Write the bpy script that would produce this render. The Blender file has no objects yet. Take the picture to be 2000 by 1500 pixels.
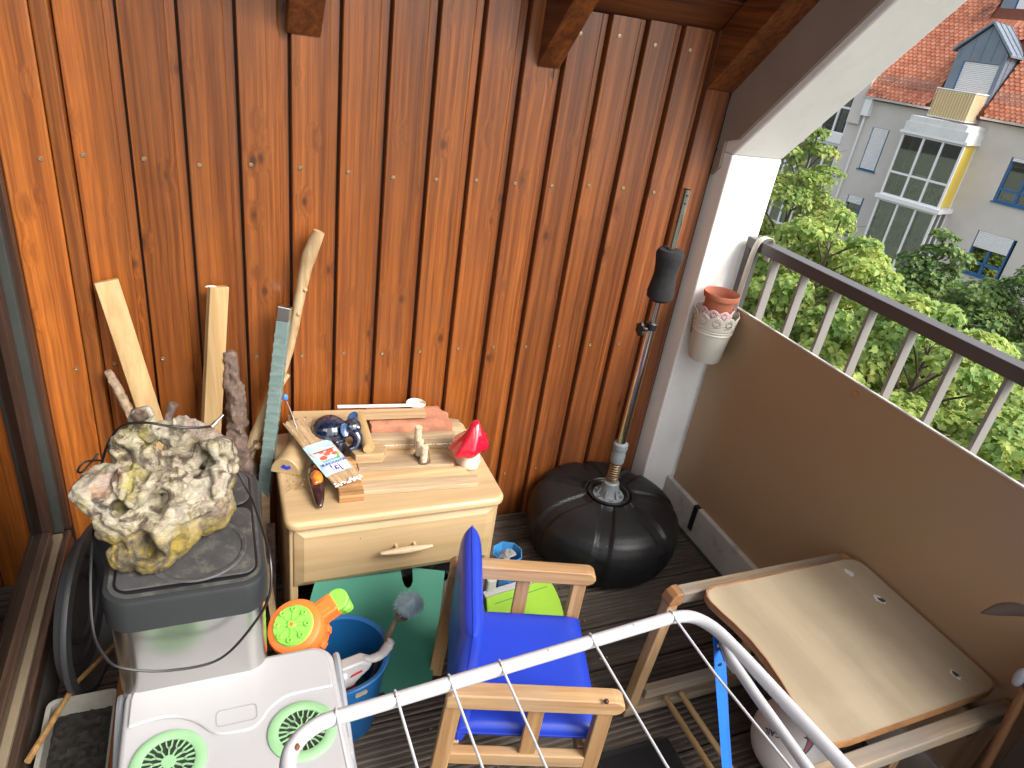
import bpy, math, random
import numpy as np
from mathutils import Vector, Matrix, noise, Quaternion
R = math.radians
scene = bpy.context.scene
col = scene.collection

# ------------------------------------------------------------------ camera
cam_d = bpy.data.cameras.new('camera'); cam = bpy.data.objects.new('camera', cam_d); col.objects.link(cam)
def cam_axes(th, ro, ya):
    f = Vector((math.sin(ya)*math.cos(th), math.cos(ya)*math.cos(th), -math.sin(th)))
    r = Vector((math.cos(ya), -math.sin(ya), 0)); u = r.cross(f)
    return r*math.cos(ro)+u*math.sin(ro), -r*math.sin(ro)+u*math.cos(ro), f
r_, u_, f_ = cam_axes(0.4797, 0.1577, 0.4454)
cam.matrix_world = Matrix(((r_.x, u_.x, -f_.x, 0), (r_.y, u_.y, -f_.y, 0), (r_.z, u_.z, -f_.z, 1.65), (0, 0, 0, 1)))
cam_d.sensor_width = 36; cam_d.lens = 1350/2000*36; cam_d.clip_start = 0.05; cam_d.clip_end = 600
scene.camera = cam

# ------------------------------------------------------------------ sky and sun
SUN_EL, SUN_AZ = 44, 145          # azimuth clockwise from +Y
w = bpy.data.worlds.new('World'); scene.world = w; w.use_nodes = True
nt = w.node_tree; sky = nt.nodes.new('ShaderNodeTexSky'); sky.sky_type = 'NISHITA'; sky.sun_disc = False
sky.sun_elevation = R(SUN_EL); sky.sun_rotation = R(SUN_AZ); sky.dust_density = 4.0; sky.air_density = 1.0; sky.ozone_density = 1.0
hs = nt.nodes.new('ShaderNodeHueSaturation'); hs.inputs['Saturation'].default_value = 0.35
nt.links.new(sky.outputs[0], hs.inputs['Color'])
bg = nt.nodes['Background']; nt.links.new(hs.outputs[0], bg.inputs[0]); bg.inputs[1].default_value = 0.15
sd_ = bpy.data.lights.new('sun', 'SUN'); sd_.energy = 1.35; sd_.angle = R(30); sd_.color = (1.0, .95, .87)
sun = bpy.data.objects.new('sun', sd_); col.objects.link(sun)
sdir = Vector((math.sin(R(SUN_AZ))*math.cos(R(SUN_EL)), math.cos(R(SUN_AZ))*math.cos(R(SUN_EL)), math.sin(R(SUN_EL))))
sun.rotation_euler = sdir.to_track_quat('Z', 'Y').to_euler(); sun.location = (2, -2, 6)
vs = scene.view_settings; vs.view_transform = 'Standard'; vs.look = 'None'; vs.exposure = 1.42; vs.gamma = 1.0; vs.use_curve_mapping = False
scene.render.engine = 'CYCLES'
scene.cycles.max_bounces = 8; scene.cycles.diffuse_bounces = 5; scene.cycles.transparent_max_bounces = 12

# ------------------------------------------------------------------ material helpers
def new_mat(name):
    m = bpy.data.materials.new(name); m.use_nodes = True
    nt = m.node_tree; return m, nt, nt.nodes['Principled BSDF']
def N(nt, t, **k):
    n = nt.nodes.new(t)
    for a, b in k.items(): setattr(n, a, b)
    return n
def setin(n, **k):
    for a, b in k.items(): n.inputs[a.replace('_', ' ')].default_value = b
def mixc(nt, a, b, fac, mode='MIX'):
    n = N(nt, 'ShaderNodeMix', data_type='RGBA', blend_type=mode)
    for idx, v in ((6, a), (7, b), (0, fac)):
        if hasattr(v, 'links'): nt.links.new(v, n.inputs[idx])
        elif idx == 0: n.inputs[0].default_value = v
        else: n.inputs[idx].default_value = (*v[:3], 1)
    return n.outputs[2]
def ramp(nt, src, stops, interp='LINEAR'):
    n = N(nt, 'ShaderNodeValToRGB'); cr = n.color_ramp; cr.interpolation = interp
    while len(cr.elements) < len(stops): cr.elements.new(0.5)
    for e, (p, c) in zip(cr.elements, stops):
        e.position = p; e.color = (c, c, c, 1) if isinstance(c, (int, float)) else (*c[:3], 1)
    nt.links.new(src, n.inputs[0]); return n.outputs[0]
def coords(nt, scale=(1, 1, 1), rnd=True, rot=None):
    tc = N(nt, 'ShaderNodeTexCoord'); out = tc.outputs['Object']
    if rnd:
        oi = N(nt, 'ShaderNodeObjectInfo'); vm = N(nt, 'ShaderNodeVectorMath', operation='SCALE')
        vm.inputs[0].default_value = (7.3, 5.1, 9.7); nt.links.new(oi.outputs['Random'], vm.inputs['Scale'])
        ad = N(nt, 'ShaderNodeVectorMath', operation='ADD'); nt.links.new(out, ad.inputs[0]); nt.links.new(vm.outputs[0], ad.inputs[1]); out = ad.outputs[0]
    mp = N(nt, 'ShaderNodeMapping'); mp.inputs['Scale'].default_value = scale
    if rot: mp.inputs['Rotation'].default_value = rot
    nt.links.new(out, mp.inputs[0]); return mp.outputs[0]
def noise_t(nt, vec, scale, detail=4, rough=.55, dist=0):
    n = N(nt, 'ShaderNodeTexNoise'); setin(n, Scale=scale, Detail=detail, Roughness=rough, Distortion=dist)
    nt.links.new(vec, n.inputs['Vector']); return n.outputs['Fac']
def bump(nt, bs, h, strength=.2, dist=.002):
    b = N(nt, 'ShaderNodeBump'); b.inputs['Strength'].default_value = strength; b.inputs['Distance'].default_value = dist
    nt.links.new(h, b.inputs['Height']); nt.links.new(b.outputs[0], bs.inputs['Normal'])

def plain(name, c, rough=.5, metal=0, var=.12, nscale=8, bumps=0, bscale=200, coat=0, dirt=None, dirt_amt=.5, spec=.5):
    m, nt, bs = new_mat(name)
    v = coords(nt); n = noise_t(nt, v, nscale)
    lo = tuple(x*(1-var) for x in c); hi = tuple(min(1, x*(1+var)) for x in c)
    cc = ramp(nt, n, [(.3, lo), (.7, hi)])
    if dirt:
        n2 = noise_t(nt, v, nscale*2.3, 8, .7)
        f = ramp(nt, n2, [(.5, 0.0), (.68, dirt_amt)])
        cc = mixc(nt, cc, dirt, f)
    nt.links.new(cc, bs.inputs['Base Color'])
    rr = N(nt, 'ShaderNodeMapRange'); rr.inputs['To Min'].default_value = max(0, rough-.07); rr.inputs['To Max'].default_value = min(1, rough+.07)
    nt.links.new(noise_t(nt, v, nscale*3), rr.inputs[0]); nt.links.new(rr.outputs[0], bs.inputs['Roughness'])
    bs.inputs['Metallic'].default_value = metal; bs.inputs['Coat Weight'].default_value = coat
    bs.inputs['Specular IOR Level'].default_value = spec
    if bumps: bump(nt, bs, noise_t(nt, v, bscale, 5), bumps, .001)
    return m

def wood(name, c1, c2, axis='Z', across=60, along=2.2, rough=.4, knots=.6, coat=0, grain=.35, bs_=.15, weather=None, weather_amt=.5, objcol=False, kscale=(9, 9, 2.6), dark=(.06, .018, .006)):
    """grain runs along axis; c1/c2 light and dark bands"""
    m, nt, bs = new_mat(name)
    ax = 'XYZ'.index(axis)
    sc = [1, 1, 1]; sc[ax] = along/across
    base = coords(nt, (1, 1, 1))
    # knots
    ks = [kscale[0]]*3; ks[ax] = kscale[2]
    mp = N(nt, 'ShaderNodeMapping'); mp.inputs['Scale'].default_value = ks; nt.links.new(base, mp.inputs[0])
    vo = N(nt, 'ShaderNodeTexVoronoi'); vo.inputs['Scale'].default_value = 1; vo.inputs['Randomness'].default_value = 1
    nt.links.new(mp.outputs[0], vo.inputs['Vector'])
    kd = vo.outputs['Distance']
    halo = ramp(nt, kd, [(0.0, 1.0), (.28, 0.0)])
    core = ramp(nt, kd, [(.05, 1.0), (.105, 0.0)])
    # distort grain near knots
    dv = N(nt, 'ShaderNodeVectorMath', operation='SCALE'); dv.inputs[0].default_value = (.012, .012, .012); nt.links.new(halo, dv.inputs['Scale'])
    wn = N(nt, 'ShaderNodeTexNoise'); wn.inputs['Scale'].default_value = 3; nt.links.new(base, wn.inputs['Vector'])
    w2 = N(nt, 'ShaderNodeVectorMath', operation='SCALE'); nt.links.new(wn.outputs['Color'], w2.inputs[0]); w2.inputs['Scale'].default_value = .012
    ad = N(nt, 'ShaderNodeVectorMath', operation='ADD'); nt.links.new(base, ad.inputs[0]); nt.links.new(dv.outputs[0], ad.inputs[1])
    ad2 = N(nt, 'ShaderNodeVectorMath', operation='ADD'); nt.links.new(ad.outputs[0], ad2.inputs[0]); nt.links.new(w2.outputs[0], ad2.inputs[1])
    m2 = N(nt, 'ShaderNodeMapping'); m2.inputs['Scale'].default_value = sc; nt.links.new(ad2.outputs[0], m2.inputs[0])
    g1 = noise_t(nt, m2.outputs[0], across, 3, .6, .3)
    g2 = noise_t(nt, m2.outputs[0], across*4.5, 4, .7)
    g0 = noise_t(nt, m2.outputs[0], across*.22, 2, .5)
    c = ramp(nt, g1, [(.36, c2), (.62, c1)])
    c0 = ramp(nt, g0, [(.35, .62), (.65, 1.12)])
    c = mixc(nt, c, c0, .8, 'MULTIPLY')
    cf = ramp(nt, g2, [(.3, 1-grain), (.62, 1.0)])
    c = mixc(nt, c, cf, 1.0, 'MULTIPLY')
    if knots:
        hm = N(nt, 'ShaderNodeMath', operation='MULTIPLY'); nt.links.new(halo, hm.inputs[0]); hm.inputs[1].default_value = .45*knots
        c = mixc(nt, c, tuple(x*.5 for x in c2), hm.outputs[0])
        cm = N(nt, 'ShaderNodeMath', operation='MULTIPLY'); nt.links.new(core, cm.inputs[0]); cm.inputs[1].default_value = knots
        c = mixc(nt, c, dark, cm.outputs[0])
    if weather:
        wf = noise_t(nt, base, 4.5, 6, .65)
        wr = ramp(nt, wf, [(.45, 0.0), (.7, weather_amt)])
        c = mixc(nt, c, weather, wr)
    if objcol:
        oi = N(nt, 'ShaderNodeObjectInfo'); c = mixc(nt, c, oi.outputs['Color'], 1.0, 'MULTIPLY')
    nt.links.new(c, bs.inputs['Base Color'])
    rr = N(nt, 'ShaderNodeMapRange'); rr.inputs['To Min'].default_value = rough-.1; rr.inputs['To Max'].default_value = rough+.12
    nt.links.new(noise_t(nt, m2.outputs[0], across*.6, 5, .7), rr.inputs[0]); nt.links.new(rr.outputs[0], bs.inputs['Roughness'])
    bs.inputs['Coat Weight'].default_value = coat; bs.inputs['Coat Roughness'].default_value = .25
    bump(nt, bs, g2, bs_, .0015)
    return m

def glass_mat(name, tint=(.8, .85, .83), refl=.25, rough=.02):
    m, nt, bs = new_mat(name)
    nt.nodes.remove(bs); out = nt.nodes['Material Output']
    tr = N(nt, 'ShaderNodeBsdfTransparent'); tr.inputs[0].default_value = (*tint, 1)
    gl = N(nt, 'ShaderNodeBsdfGlossy'); gl.inputs['Roughness'].default_value = rough
    fr = N(nt, 'ShaderNodeFresnel'); fr.inputs[0].default_value = 1.5
    mr = N(nt, 'ShaderNodeMapRange'); mr.inputs['To Min'].default_value = refl; mr.inputs['To Max'].default_value = 1.0; nt.links.new(fr.outputs[0], mr.inputs[0])
    mx = N(nt, 'ShaderNodeMixShader'); nt.links.new(mr.outputs[0], mx.inputs[0]); nt.links.new(tr.outputs[0], mx.inputs[1]); nt.links.new(gl.outputs[0], mx.inputs[2])
    nt.links.new(mx.outputs[0], out.inputs[0]); return m

# ------------------------------------------------------------------ mesh helpers
class MB:
    def __init__(s): s.v = []; s.f = []; s.m = []; s.mi = 0
    def add(s, vs, fs):
        o = len(s.v); s.v += [tuple(p) for p in vs]; s.f += [tuple(i+o for i in f) for f in fs]; s.m += [s.mi]*len(fs); return s
    def box(s, a, b, M=None):
        x0, y0, z0 = a; x1, y1, z1 = b
        vs = [Vector(p) for p in ((x0,y0,z0),(x1,y0,z0),(x1,y1,z0),(x0,y1,z0),(x0,y0,z1),(x1,y0,z1),(x1,y1,z1),(x0,y1,z1))]
        if M is not None: vs = [M @ p for p in vs]
        return s.add(vs, [(3,2,1,0),(4,5,6,7),(0,1,5,4),(1,2,6,5),(2,3,7,6),(3,0,4,7)])
    def bar(s, p0, p1, wx, wy, up=(0, 0, 1)):
        """rectangular bar from p0 to p1; wx across, wy along 'up' side"""
        p0, p1 = Vector(p0), Vector(p1); d = (p1-p0).normalized(); up = Vector(up)
        x = d.cross(up)
        if x.length < 1e-4: x = d.cross(Vector((0, 1, 0)))
        x.normalize(); y = x.cross(d).normalized()
        vs = [p + x*(a*wx/2) + y*(b*wy/2) for p in (p0, p1) for a, b in ((-1,-1),(1,-1),(1,1),(-1,1))]
        return s.add(vs, [(0,1,2,3),(7,6,5,4),(0,4,5,1),(1,5,6,2),(2,6,7,3),(3,7,4,0)])
    def prism(s, poly, axis, a, b, M=None):
        """poly in the two other axes (cyclic order y,z for x; x,z for y; x,y for z)"""
        n = len(poly); vs = []
        for c in (a, b):
            for p, q in poly:
                vs.append(Vector({'x': (c, p, q), 'y': (p, c, q), 'z': (p, q, c)}[axis]))
        if M is not None: vs = [M @ p for p in vs]
        return s.add(vs, [tuple(range(n)), tuple(range(2*n-1, n-1, -1))] + [(i, n+i, n+(i+1) % n, (i+1) % n) for i in range(n)])
    def tube(s, pts, r, n=10, caps=True, flat=None):
        pts = [Vector(p) for p in pts]; k = len(pts)
        rs = r if isinstance(r, (list, tuple)) else [r]*k
        if len(rs) != k: rs = list(np.interp(np.linspace(0, 1, k), np.linspace(0, 1, len(rs)), rs))
        t0 = (pts[1]-pts[0]).normalized(); a = Vector((0, 0, 1)) if abs(t0.z) < .9 else Vector((1, 0, 0))
        x = t0.cross(a).normalized(); vs = []
        for i, p in enumerate(pts):
            t = (pts[min(i+1, k-1)]-pts[max(i-1, 0)]).normalized()
            x = (x - t*x.dot(t)).normalized(); y = t.cross(x)
            for j in range(n):
                an = 2*math.pi*j/n
                vs.append(p + x*math.cos(an)*rs[i] + y*math.sin(an)*rs[i]*(flat or 1))
        fs = [(i*n+j, i*n+(j+1) % n, (i+1)*n+(j+1) % n, (i+1)*n+j) for i in range(k-1) for j in range(n)]
        if caps: fs += [tuple(range(n))[::-1], tuple(range((k-1)*n, k*n))]
        return s.add(vs, fs)
    def lathe(s, prof, n=32, c=(0, 0, 0), M=None, rf=None, a0=0, a1=None):
        vs = []; full = a1 is None
        for r, z in prof:
            for j in range(n):
                an = a0 + (2*math.pi*j/n if full else (a1-a0)*j/(n-1)); rr = r*(rf(an, r, z) if rf else 1)
                vs.append(Vector((rr*math.cos(an), rr*math.sin(an), z)))
        if M is not None: vs = [M @ p for p in vs]
        vs = [p + Vector(c) for p in vs]
        k = len(prof); m = n if full else n-1
        return s.add(vs, [(i*n+j, i*n+(j+1) % n, (i+1)*n+(j+1) % n, (i+1)*n+j) for i in range(k-1) for j in range(m)])
    def cyl(s, c, r, h, n=24, M=None, r2=None):
        r2 = r if r2 is None else r2
        vs = [Vector((q*math.cos(2*math.pi*j/n), q*math.sin(2*math.pi*j/n), z)) for q, z in ((r, 0), (r2, h)) for j in range(n)]
        if M is not None: vs = [M @ p for p in vs]
        vs = [p + Vector(c) for p in vs]
        return s.add(vs, [tuple(range(n))[::-1], tuple(range(n, 2*n))] + [(j, (j+1) % n, n+(j+1) % n, n+j) for j in range(n)])
    def sphere(s, c, r, n=16, k=10, sc=(1, 1, 1), M=None):
        prof = [(max(1e-5, r*math.sin(math.pi*i/k)), -r*math.cos(math.pi*i/k)) for i in range(k+1)]
        S = Matrix.Diagonal((*sc, 1)).to_3x3()
        MM = S if M is None else M.to_3x3() @ S
        return s.lathe(prof, n, c, MM)

def tag(o, label=None, cat=None, group=None, kind=None):
    if label: o['label'] = label
    if cat: o['category'] = cat
    if group: o['group'] = group
    if kind: o['kind'] = kind
    return o
def wmat(o):
    m = Matrix.Translation(o.location) @ o.rotation_euler.to_matrix().to_4x4()
    return wmat(o.parent) @ m if o.parent else m
def obj(name, mb, mats, parent=None, at=None, smooth=False, bevel=0, seg=2, local=False, subsurf=0, angle=35, label=None, kind=None, solid=0):
    """mesh object; verts are world coordinates unless local=True"""
    V = np.array([tuple(p) for p in mb.v], dtype=float)
    if parent is not None and not local:
        Mi = wmat(parent).inverted()
        V = np.array([tuple(Mi @ Vector(p)) for p in mb.v])
    loc = Vector((0, 0, 0))
    if at is not None:
        loc = Vector(at)
        if not local:
            if parent is not None: loc = Mi @ loc
            V = V - np.array(loc)
    me = bpy.data.meshes.new(name); me.from_pydata([tuple(p) for p in V], [], mb.f)
    for mt in (mats if isinstance(mats, (list, tuple)) else [mats]): me.materials.append(mt)
    if any(mb.m): me.polygons.foreach_set('material_index', mb.m)
    if smooth:
        me.polygons.foreach_set('use_smooth', [True]*len(me.polygons))
        if angle < 180: me.set_sharp_from_angle(angle=R(angle))
    me.update()
    o = bpy.data.objects.new(name, me); o.location = loc; col.objects.link(o)
    if parent is not None: o.parent = parent
    if bevel:
        b = o.modifiers.new('bevel', 'BEVEL'); b.width = bevel; b.segments = seg; b.limit_method = 'ANGLE'; b.angle_limit = R(40); b.harden_normals = False
    if solid:
        b = o.modifiers.new('solid', 'SOLIDIFY'); b.thickness = solid; b.offset = 0
    if subsurf:
        b = o.modifiers.new('sub', 'SUBSURF'); b.levels = subsurf; b.render_levels = subsurf
    if label: o['label'] = label
    if kind: o['kind'] = kind
    return o
def thing(name, label, cat, loc=(0, 0, 0), rz=0, group=None, kind=None):
    o = bpy.data.objects.new(name, None); col.objects.link(o); o.empty_display_size = .1
    o.location = loc; o.rotation_euler = (0, 0, rz)
    o.matrix_basis = Matrix.Translation(loc) @ Matrix.Rotation(rz, 4, 'Z')
    return tag(o, label, cat, group, kind)
def top(name, mb, mats, label, cat, at, group=None, kind=None, **k):
    return tag(obj(name, mb, mats, None, at=at, **k), label, cat, group, kind)
def copy_child(o, parent, loc=None, name=None):
    c = o.copy(); col.objects.link(c); c.parent = parent
    if loc is not None: c.location = loc
    return c
def smooth_path(pts, k=8):
    pts = [Vector(p) for p in pts]; out = []
    for i in range(len(pts)-1):
        p0 = pts[max(i-1, 0)]; p1 = pts[i]; p2 = pts[i+1]; p3 = pts[min(i+2, len(pts)-1)]
        for j in range(k):
            t = j/k
            out.append(.5*((2*p1)+(-p0+p2)*t+(2*p0-5*p1+4*p2-p3)*t*t+(-p0+3*p1-3*p2+p3)*t**3))
    out.append(pts[-1]); return out
def rrect(x0, y0, x1, y1, r, k=6):
    out = []
    for cx, cy, a in ((x1-r, y1-r, 0), (x0+r, y1-r, 90), (x0+r, y0+r, 180), (x1-r, y0+r, 270)):
        for i in range(k+1):
            t = R(a+90*i/k); out.append((cx+r*math.cos(t), cy+r*math.sin(t)))
    return out
random.seed(7)
# ================================================================== MATERIALS
M_wall = wood('stained_boards', (.385, .112, .017), (.21, .053, .008), 'Z', 75, 1.0, .38, knots=.85, coat=.22, grain=.42, objcol=True, kscale=(10, 10, 6.0), weather=(.16, .06, .022), weather_amt=.3)
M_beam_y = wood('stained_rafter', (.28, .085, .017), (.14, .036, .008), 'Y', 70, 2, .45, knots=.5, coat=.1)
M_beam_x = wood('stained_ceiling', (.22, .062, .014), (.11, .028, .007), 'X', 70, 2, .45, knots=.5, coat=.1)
M_dark = plain('dark_backing', (.03, .012, .006), .7)
M_deck = wood('weathered_decking', (.14, .11, .085), (.06, .044, .034), 'X', 90, 2.5, .75, knots=.3, grain=.5, bs_=.5, weather=(.045, .032, .024), weather_amt=.6)
M_white = plain('white_masonry_paint', (.88, .87, .83), .8, var=.03, nscale=5, bumps=.35, bscale=60, dirt=(.5, .47, .42), dirt_amt=.12)
M_taupe = plain('taupe_inner_face', (.30, .23, .18), .85, var=.06, bumps=.4, bscale=70)
M_kerb = plain('grey_kerb_paint', (.50, .47, .42), .7, var=.08, nscale=6, bumps=.3, bscale=60, dirt=(.2, .16, .13), dirt_amt=.5)
M_panel = plain('bronze_panel', (.375, .25, .14), .34, var=.04, nscale=2, bumps=.05, bscale=30, dirt=(.33, .27, .21), dirt_amt=.10)
M_panel_edge = plain('panel_edge', (.62, .58, .53), .5)
M_rail = plain('anthracite_steel', (.085, .08, .08), .35, metal=.3, var=.05)
M_bar = plain('grey_steel', (.27, .255, .24), .45, metal=.2, var=.05)
M_screw = plain('brass_screw', (.45, .36, .22), .35, metal=.9)
M_steel = plain('zinc_steel', (.6, .6, .58), .3, metal=1)
M_blacktape = plain('black_tape', (.012, .012, .012), .5)
M_kerb_foot = plain('dark_mottled', (.02, .022, .016), .9, var=.5, nscale=30)

# ================================================================== FLOOR
mb = MB().box((-3.0, -2.5, -.08), (1.9, 2.2, -.045))
floor = obj('floor', mb, M_dark, kind='structure')
def deck_mesh():
    w_, g = .142, 7
    prof = [(0, -.03), (w_, -.03)]
    topz = []
    x = w_
    topz.append((x, -.003)); topz.append((x-.002, 0))
    pitch = (w_-.012)/8
    for k in range(8):
        c = w_-.006-pitch*(k+.5)
        topz += [(c+pitch*.32, 0), (c+pitch*.2, -.004), (c-pitch*.2, -.004), (c-pitch*.32, 0)]
    topz += [(.002, 0), (0, -.003)]
    m = MB(); m.prism(prof+topz, 'x', -.62, 1.6)      # (y,z) profile
    return m
proto = None
for k in range(17):
    y = 1.885-.148*(k+1)
    if proto is None:
        proto = obj('deck_board', deck_mesh(), M_deck, floor, local=True); o = proto
    else:
        o = proto.copy(); col.objects.link(o); o.parent = floor
    o.location = (0, y, random.uniform(-.001, .001))
dscrew = None
for k in range(12):
    y = 1.885-.148*(k+1)
    for x in (.98, 1.0):
        for dy in (.03, .11):
            if dscrew is None:
                dscrew = obj('deck_screw', MB().cyl((0, 0, -.001), .0035, .0022, 8), M_screw, floor, local=True); c = dscrew
            else:
                c = dscrew.copy(); col.objects.link(c); c.parent = floor
            c.location = (x+.02+random.uniform(-.004, .004), y+dy, 0)
            break

# ================================================================== WOODEN WALL
ww = thing('wood_clad_wall', 'brown stained wall of upright wooden boards with dark gaps behind all the clutter', 'wall', (.6, 1.9, 0))
obj('backing', MB().box((-.62, 1.9155, -.05), (1.495, 1.95, 2.1)), M_dark, ww)
obj('left_edge', MB().box((-.62, 1.86, -.05), (-.43, 1.905, 2.1)), M_dark, ww)
def board_bm(w_, z0, z1):
    # profile in x,y : flat face, bevelled edge, recessed lip, gap
    f = w_-.026
    prof = [(0, .008), (.0012, -.0145), (.003, -.0165), (f-.006, -.0165), (f-.001, -.0130), (f+.0005, -.0005), (w_-.0055, .0005), (w_-.0055, .008)]
    m = MB(); m.prism(prof, 'z', z0, z1); return m
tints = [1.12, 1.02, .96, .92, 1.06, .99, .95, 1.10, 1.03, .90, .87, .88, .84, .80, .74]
PB = .1205
zt = [1.95, 1.95, 1.95, 1.95, 1.95, 1.95, 1.95, 1.95, 1.95, 1.95, 1.70, 1.702, 1.704, 1.705, 1.71]
screw = None
x0 = -.2955
for k in range(15):
    x = -.175+PB*(k-1)
    ww_ = PB
    z1 = zt[k]
    key = round(z1, 3)
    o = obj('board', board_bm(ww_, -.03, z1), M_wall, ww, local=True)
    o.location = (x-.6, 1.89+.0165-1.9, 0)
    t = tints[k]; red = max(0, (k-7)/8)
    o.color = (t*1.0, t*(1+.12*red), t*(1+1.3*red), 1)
    for zz in (1.235, .70, .19, z1-.055):
        if zz > 1.72: continue
        m_x = x+.022+random.uniform(-.004, .004)
        if zz == z1-.055: m_x = x+.03
        if screw is None:
            m = MB(); m.lathe([(.0058, 0), (.0052, .0016), (.0030, .0018), (.0016, .0004), (.0001, .0004)], 12, (0, 0, 0), Matrix.Rotation(R(90), 3, 'X'))
            screw = obj('screw', m, M_screw, ww, local=True); s = screw
        else:
            s = screw.copy(); col.objects.link(s); s.parent = ww
        s.location = (m_x-.6, 1.89-.0005-1.9, zz+random.uniform(-.006, .006))
# broad proud boards beside the window
for (a, b, t) in ((-.43, -.333, 1.22), (-.331, -.297, 1.05)):
    m = MB().box((a, 1.862, -.03), (b, 1.905, 1.95))
    o = obj('trim_board', m, M_wall, ww, bevel=.004); o.color = (t, t*1.02, t, 1)
for zz in (1.23, .70, .22):
    s = screw.copy(); col.objects.link(s); s.parent = ww; s.location = (-.355-.6, 1.862-1.9, zz)

# ================================================================== CEILING
SL = math.tan(R(46)); c46, s46 = math.cos(R(46)), math.sin(R(46))
Y0, Z0 = 1.905, 1.70
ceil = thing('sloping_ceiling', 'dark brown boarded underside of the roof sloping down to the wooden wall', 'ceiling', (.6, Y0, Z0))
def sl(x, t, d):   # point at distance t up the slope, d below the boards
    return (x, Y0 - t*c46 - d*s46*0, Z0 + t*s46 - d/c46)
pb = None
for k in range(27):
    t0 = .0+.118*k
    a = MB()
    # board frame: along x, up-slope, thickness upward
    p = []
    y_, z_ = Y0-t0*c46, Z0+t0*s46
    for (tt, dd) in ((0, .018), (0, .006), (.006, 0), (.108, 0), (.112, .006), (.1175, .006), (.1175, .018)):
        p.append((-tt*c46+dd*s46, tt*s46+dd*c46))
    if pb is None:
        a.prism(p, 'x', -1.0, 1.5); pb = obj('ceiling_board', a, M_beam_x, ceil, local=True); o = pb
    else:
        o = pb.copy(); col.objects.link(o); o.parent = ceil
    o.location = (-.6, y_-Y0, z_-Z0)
# rafters (run up the slope towards the viewer)
rf = thing('rafter_row', 'x', 'x')
bpy.data.objects.remove(rf)
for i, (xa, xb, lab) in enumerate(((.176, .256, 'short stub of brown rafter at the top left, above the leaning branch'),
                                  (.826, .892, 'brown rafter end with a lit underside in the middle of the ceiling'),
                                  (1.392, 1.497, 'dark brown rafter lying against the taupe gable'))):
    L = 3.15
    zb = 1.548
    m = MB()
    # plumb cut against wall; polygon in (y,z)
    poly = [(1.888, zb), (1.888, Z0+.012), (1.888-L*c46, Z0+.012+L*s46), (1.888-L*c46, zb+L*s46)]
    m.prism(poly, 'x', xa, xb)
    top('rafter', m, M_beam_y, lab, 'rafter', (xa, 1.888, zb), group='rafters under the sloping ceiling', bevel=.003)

# ================================================================== GABLE WALL WITH OPENING
gw = thing('gable_wall', 'white painted masonry surround of the big opening, upright pier and sloping top', 'wall', (1.6, 1.86, 0))
y_e, z_e = 1.822, 1.376
def slope_pt(t): return (y_e-t*.688, z_e+t*.7257)
pb_ = slope_pt(2.9)
obj('pier', MB().prism([(1.99, -.4), (1.822, -.4), (y_e, z_e), (1.99, z_e)], 'x', 1.50, 1.70), M_white, gw, bevel=.006)
obj('sloping_soffit', MB().prism([(1.99, z_e+.0005), (y_e, z_e+.0005), pb_, (pb_[0]-.02, pb_[1]+.65), (1.99, 1.95)], 'x', 1.50, 1.70), M_white, gw, bevel=.006)
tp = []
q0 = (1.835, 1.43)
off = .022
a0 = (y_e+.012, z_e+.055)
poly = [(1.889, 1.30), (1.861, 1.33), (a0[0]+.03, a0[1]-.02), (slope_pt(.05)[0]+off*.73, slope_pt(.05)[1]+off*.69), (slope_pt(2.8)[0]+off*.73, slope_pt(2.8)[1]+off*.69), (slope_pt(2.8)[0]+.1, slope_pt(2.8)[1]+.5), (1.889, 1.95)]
obj('inner_face', MB().prism(poly, 'x', 1.489, 1.4995), M_taupe, gw)  # thin slab in a darker taupe than the white wall around it

# ================================================================== KERB, PANEL, RAILING
kb = thing('parapet_kerb', 'low pale kerb at the foot of the brown balcony panel', 'kerb', (1.63, 1.0, 0))
obj('kerb_block', MB().box((1.612, -.6, -.05), (1.70, 1.820, .138)), M_kerb, kb, bevel=.004)
obj('tape_strip', MB().box((1.6105, 1.60, .03), (1.6118, 1.625, .137)).box((1.6105, 1.60, .1385), (1.628, 1.625, .1395)), M_blacktape, kb)
obj('kerb_foot_strip', MB().box((1.600, -.5, -.03), (1.6115, 1.75, .004)), M_kerb_foot, kb)  # thin dark mottled strip along the foot of the kerb
pn = thing('privacy_screen', 'large plain brown privacy screen fixed inside the grey railing', 'panel', (1.634, 1.0, .13))
obj('sheet', MB().box((1.630, -.55, .128), (1.6355, 1.800, .892)), M_panel, pn)
obj('edge_trim', MB().box((1.6285, -.55, .8925), (1.637, 1.800, .8965)), M_panel_edge, pn)
rx = Matrix.Rotation(R(-90), 3, 'Y')
for (yy, zz) in ((1.19, .865), (1.785, .165), (.45, .865)):
    obj('screw', MB().cyl((1.6298, yy, zz), .0085, .003, 12, rx).cyl((1.627, yy, zz), .004, .0015, 8, rx), M_screw, pn)
rl = thing('balcony_railing', 'grey steel railing with flat upright bars along the open side of the balcony', 'railing', (1.66, 1.78, 0))
obj('top_rail', MB().box((1.638, -.6, 1.092), (1.688, 1.802, 1.128)), M_rail, rl, bevel=.002)
obj('end_post', MB().box((1.640, 1.778, .10), (1.686, 1.8015, 1.0915)), M_rail, rl, bevel=.002)
bar0 = obj('bar', MB().box((-.016, -.005, 0), (.016, .005, .985)), M_bar, rl, local=True, at=(0, 0, 0), bevel=.001)
for i in range(17):
    o = bar0 if i == 0 else bar0.copy()
    if i: col.objects.link(o); o.parent = rl
    o.location = (.003, 1.671-.1345*i-1.78, .1065)
obj('bottom_rail', MB().box((1.643, -.6, .09), (1.683, 1.777, .106)), M_bar, rl)

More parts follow.
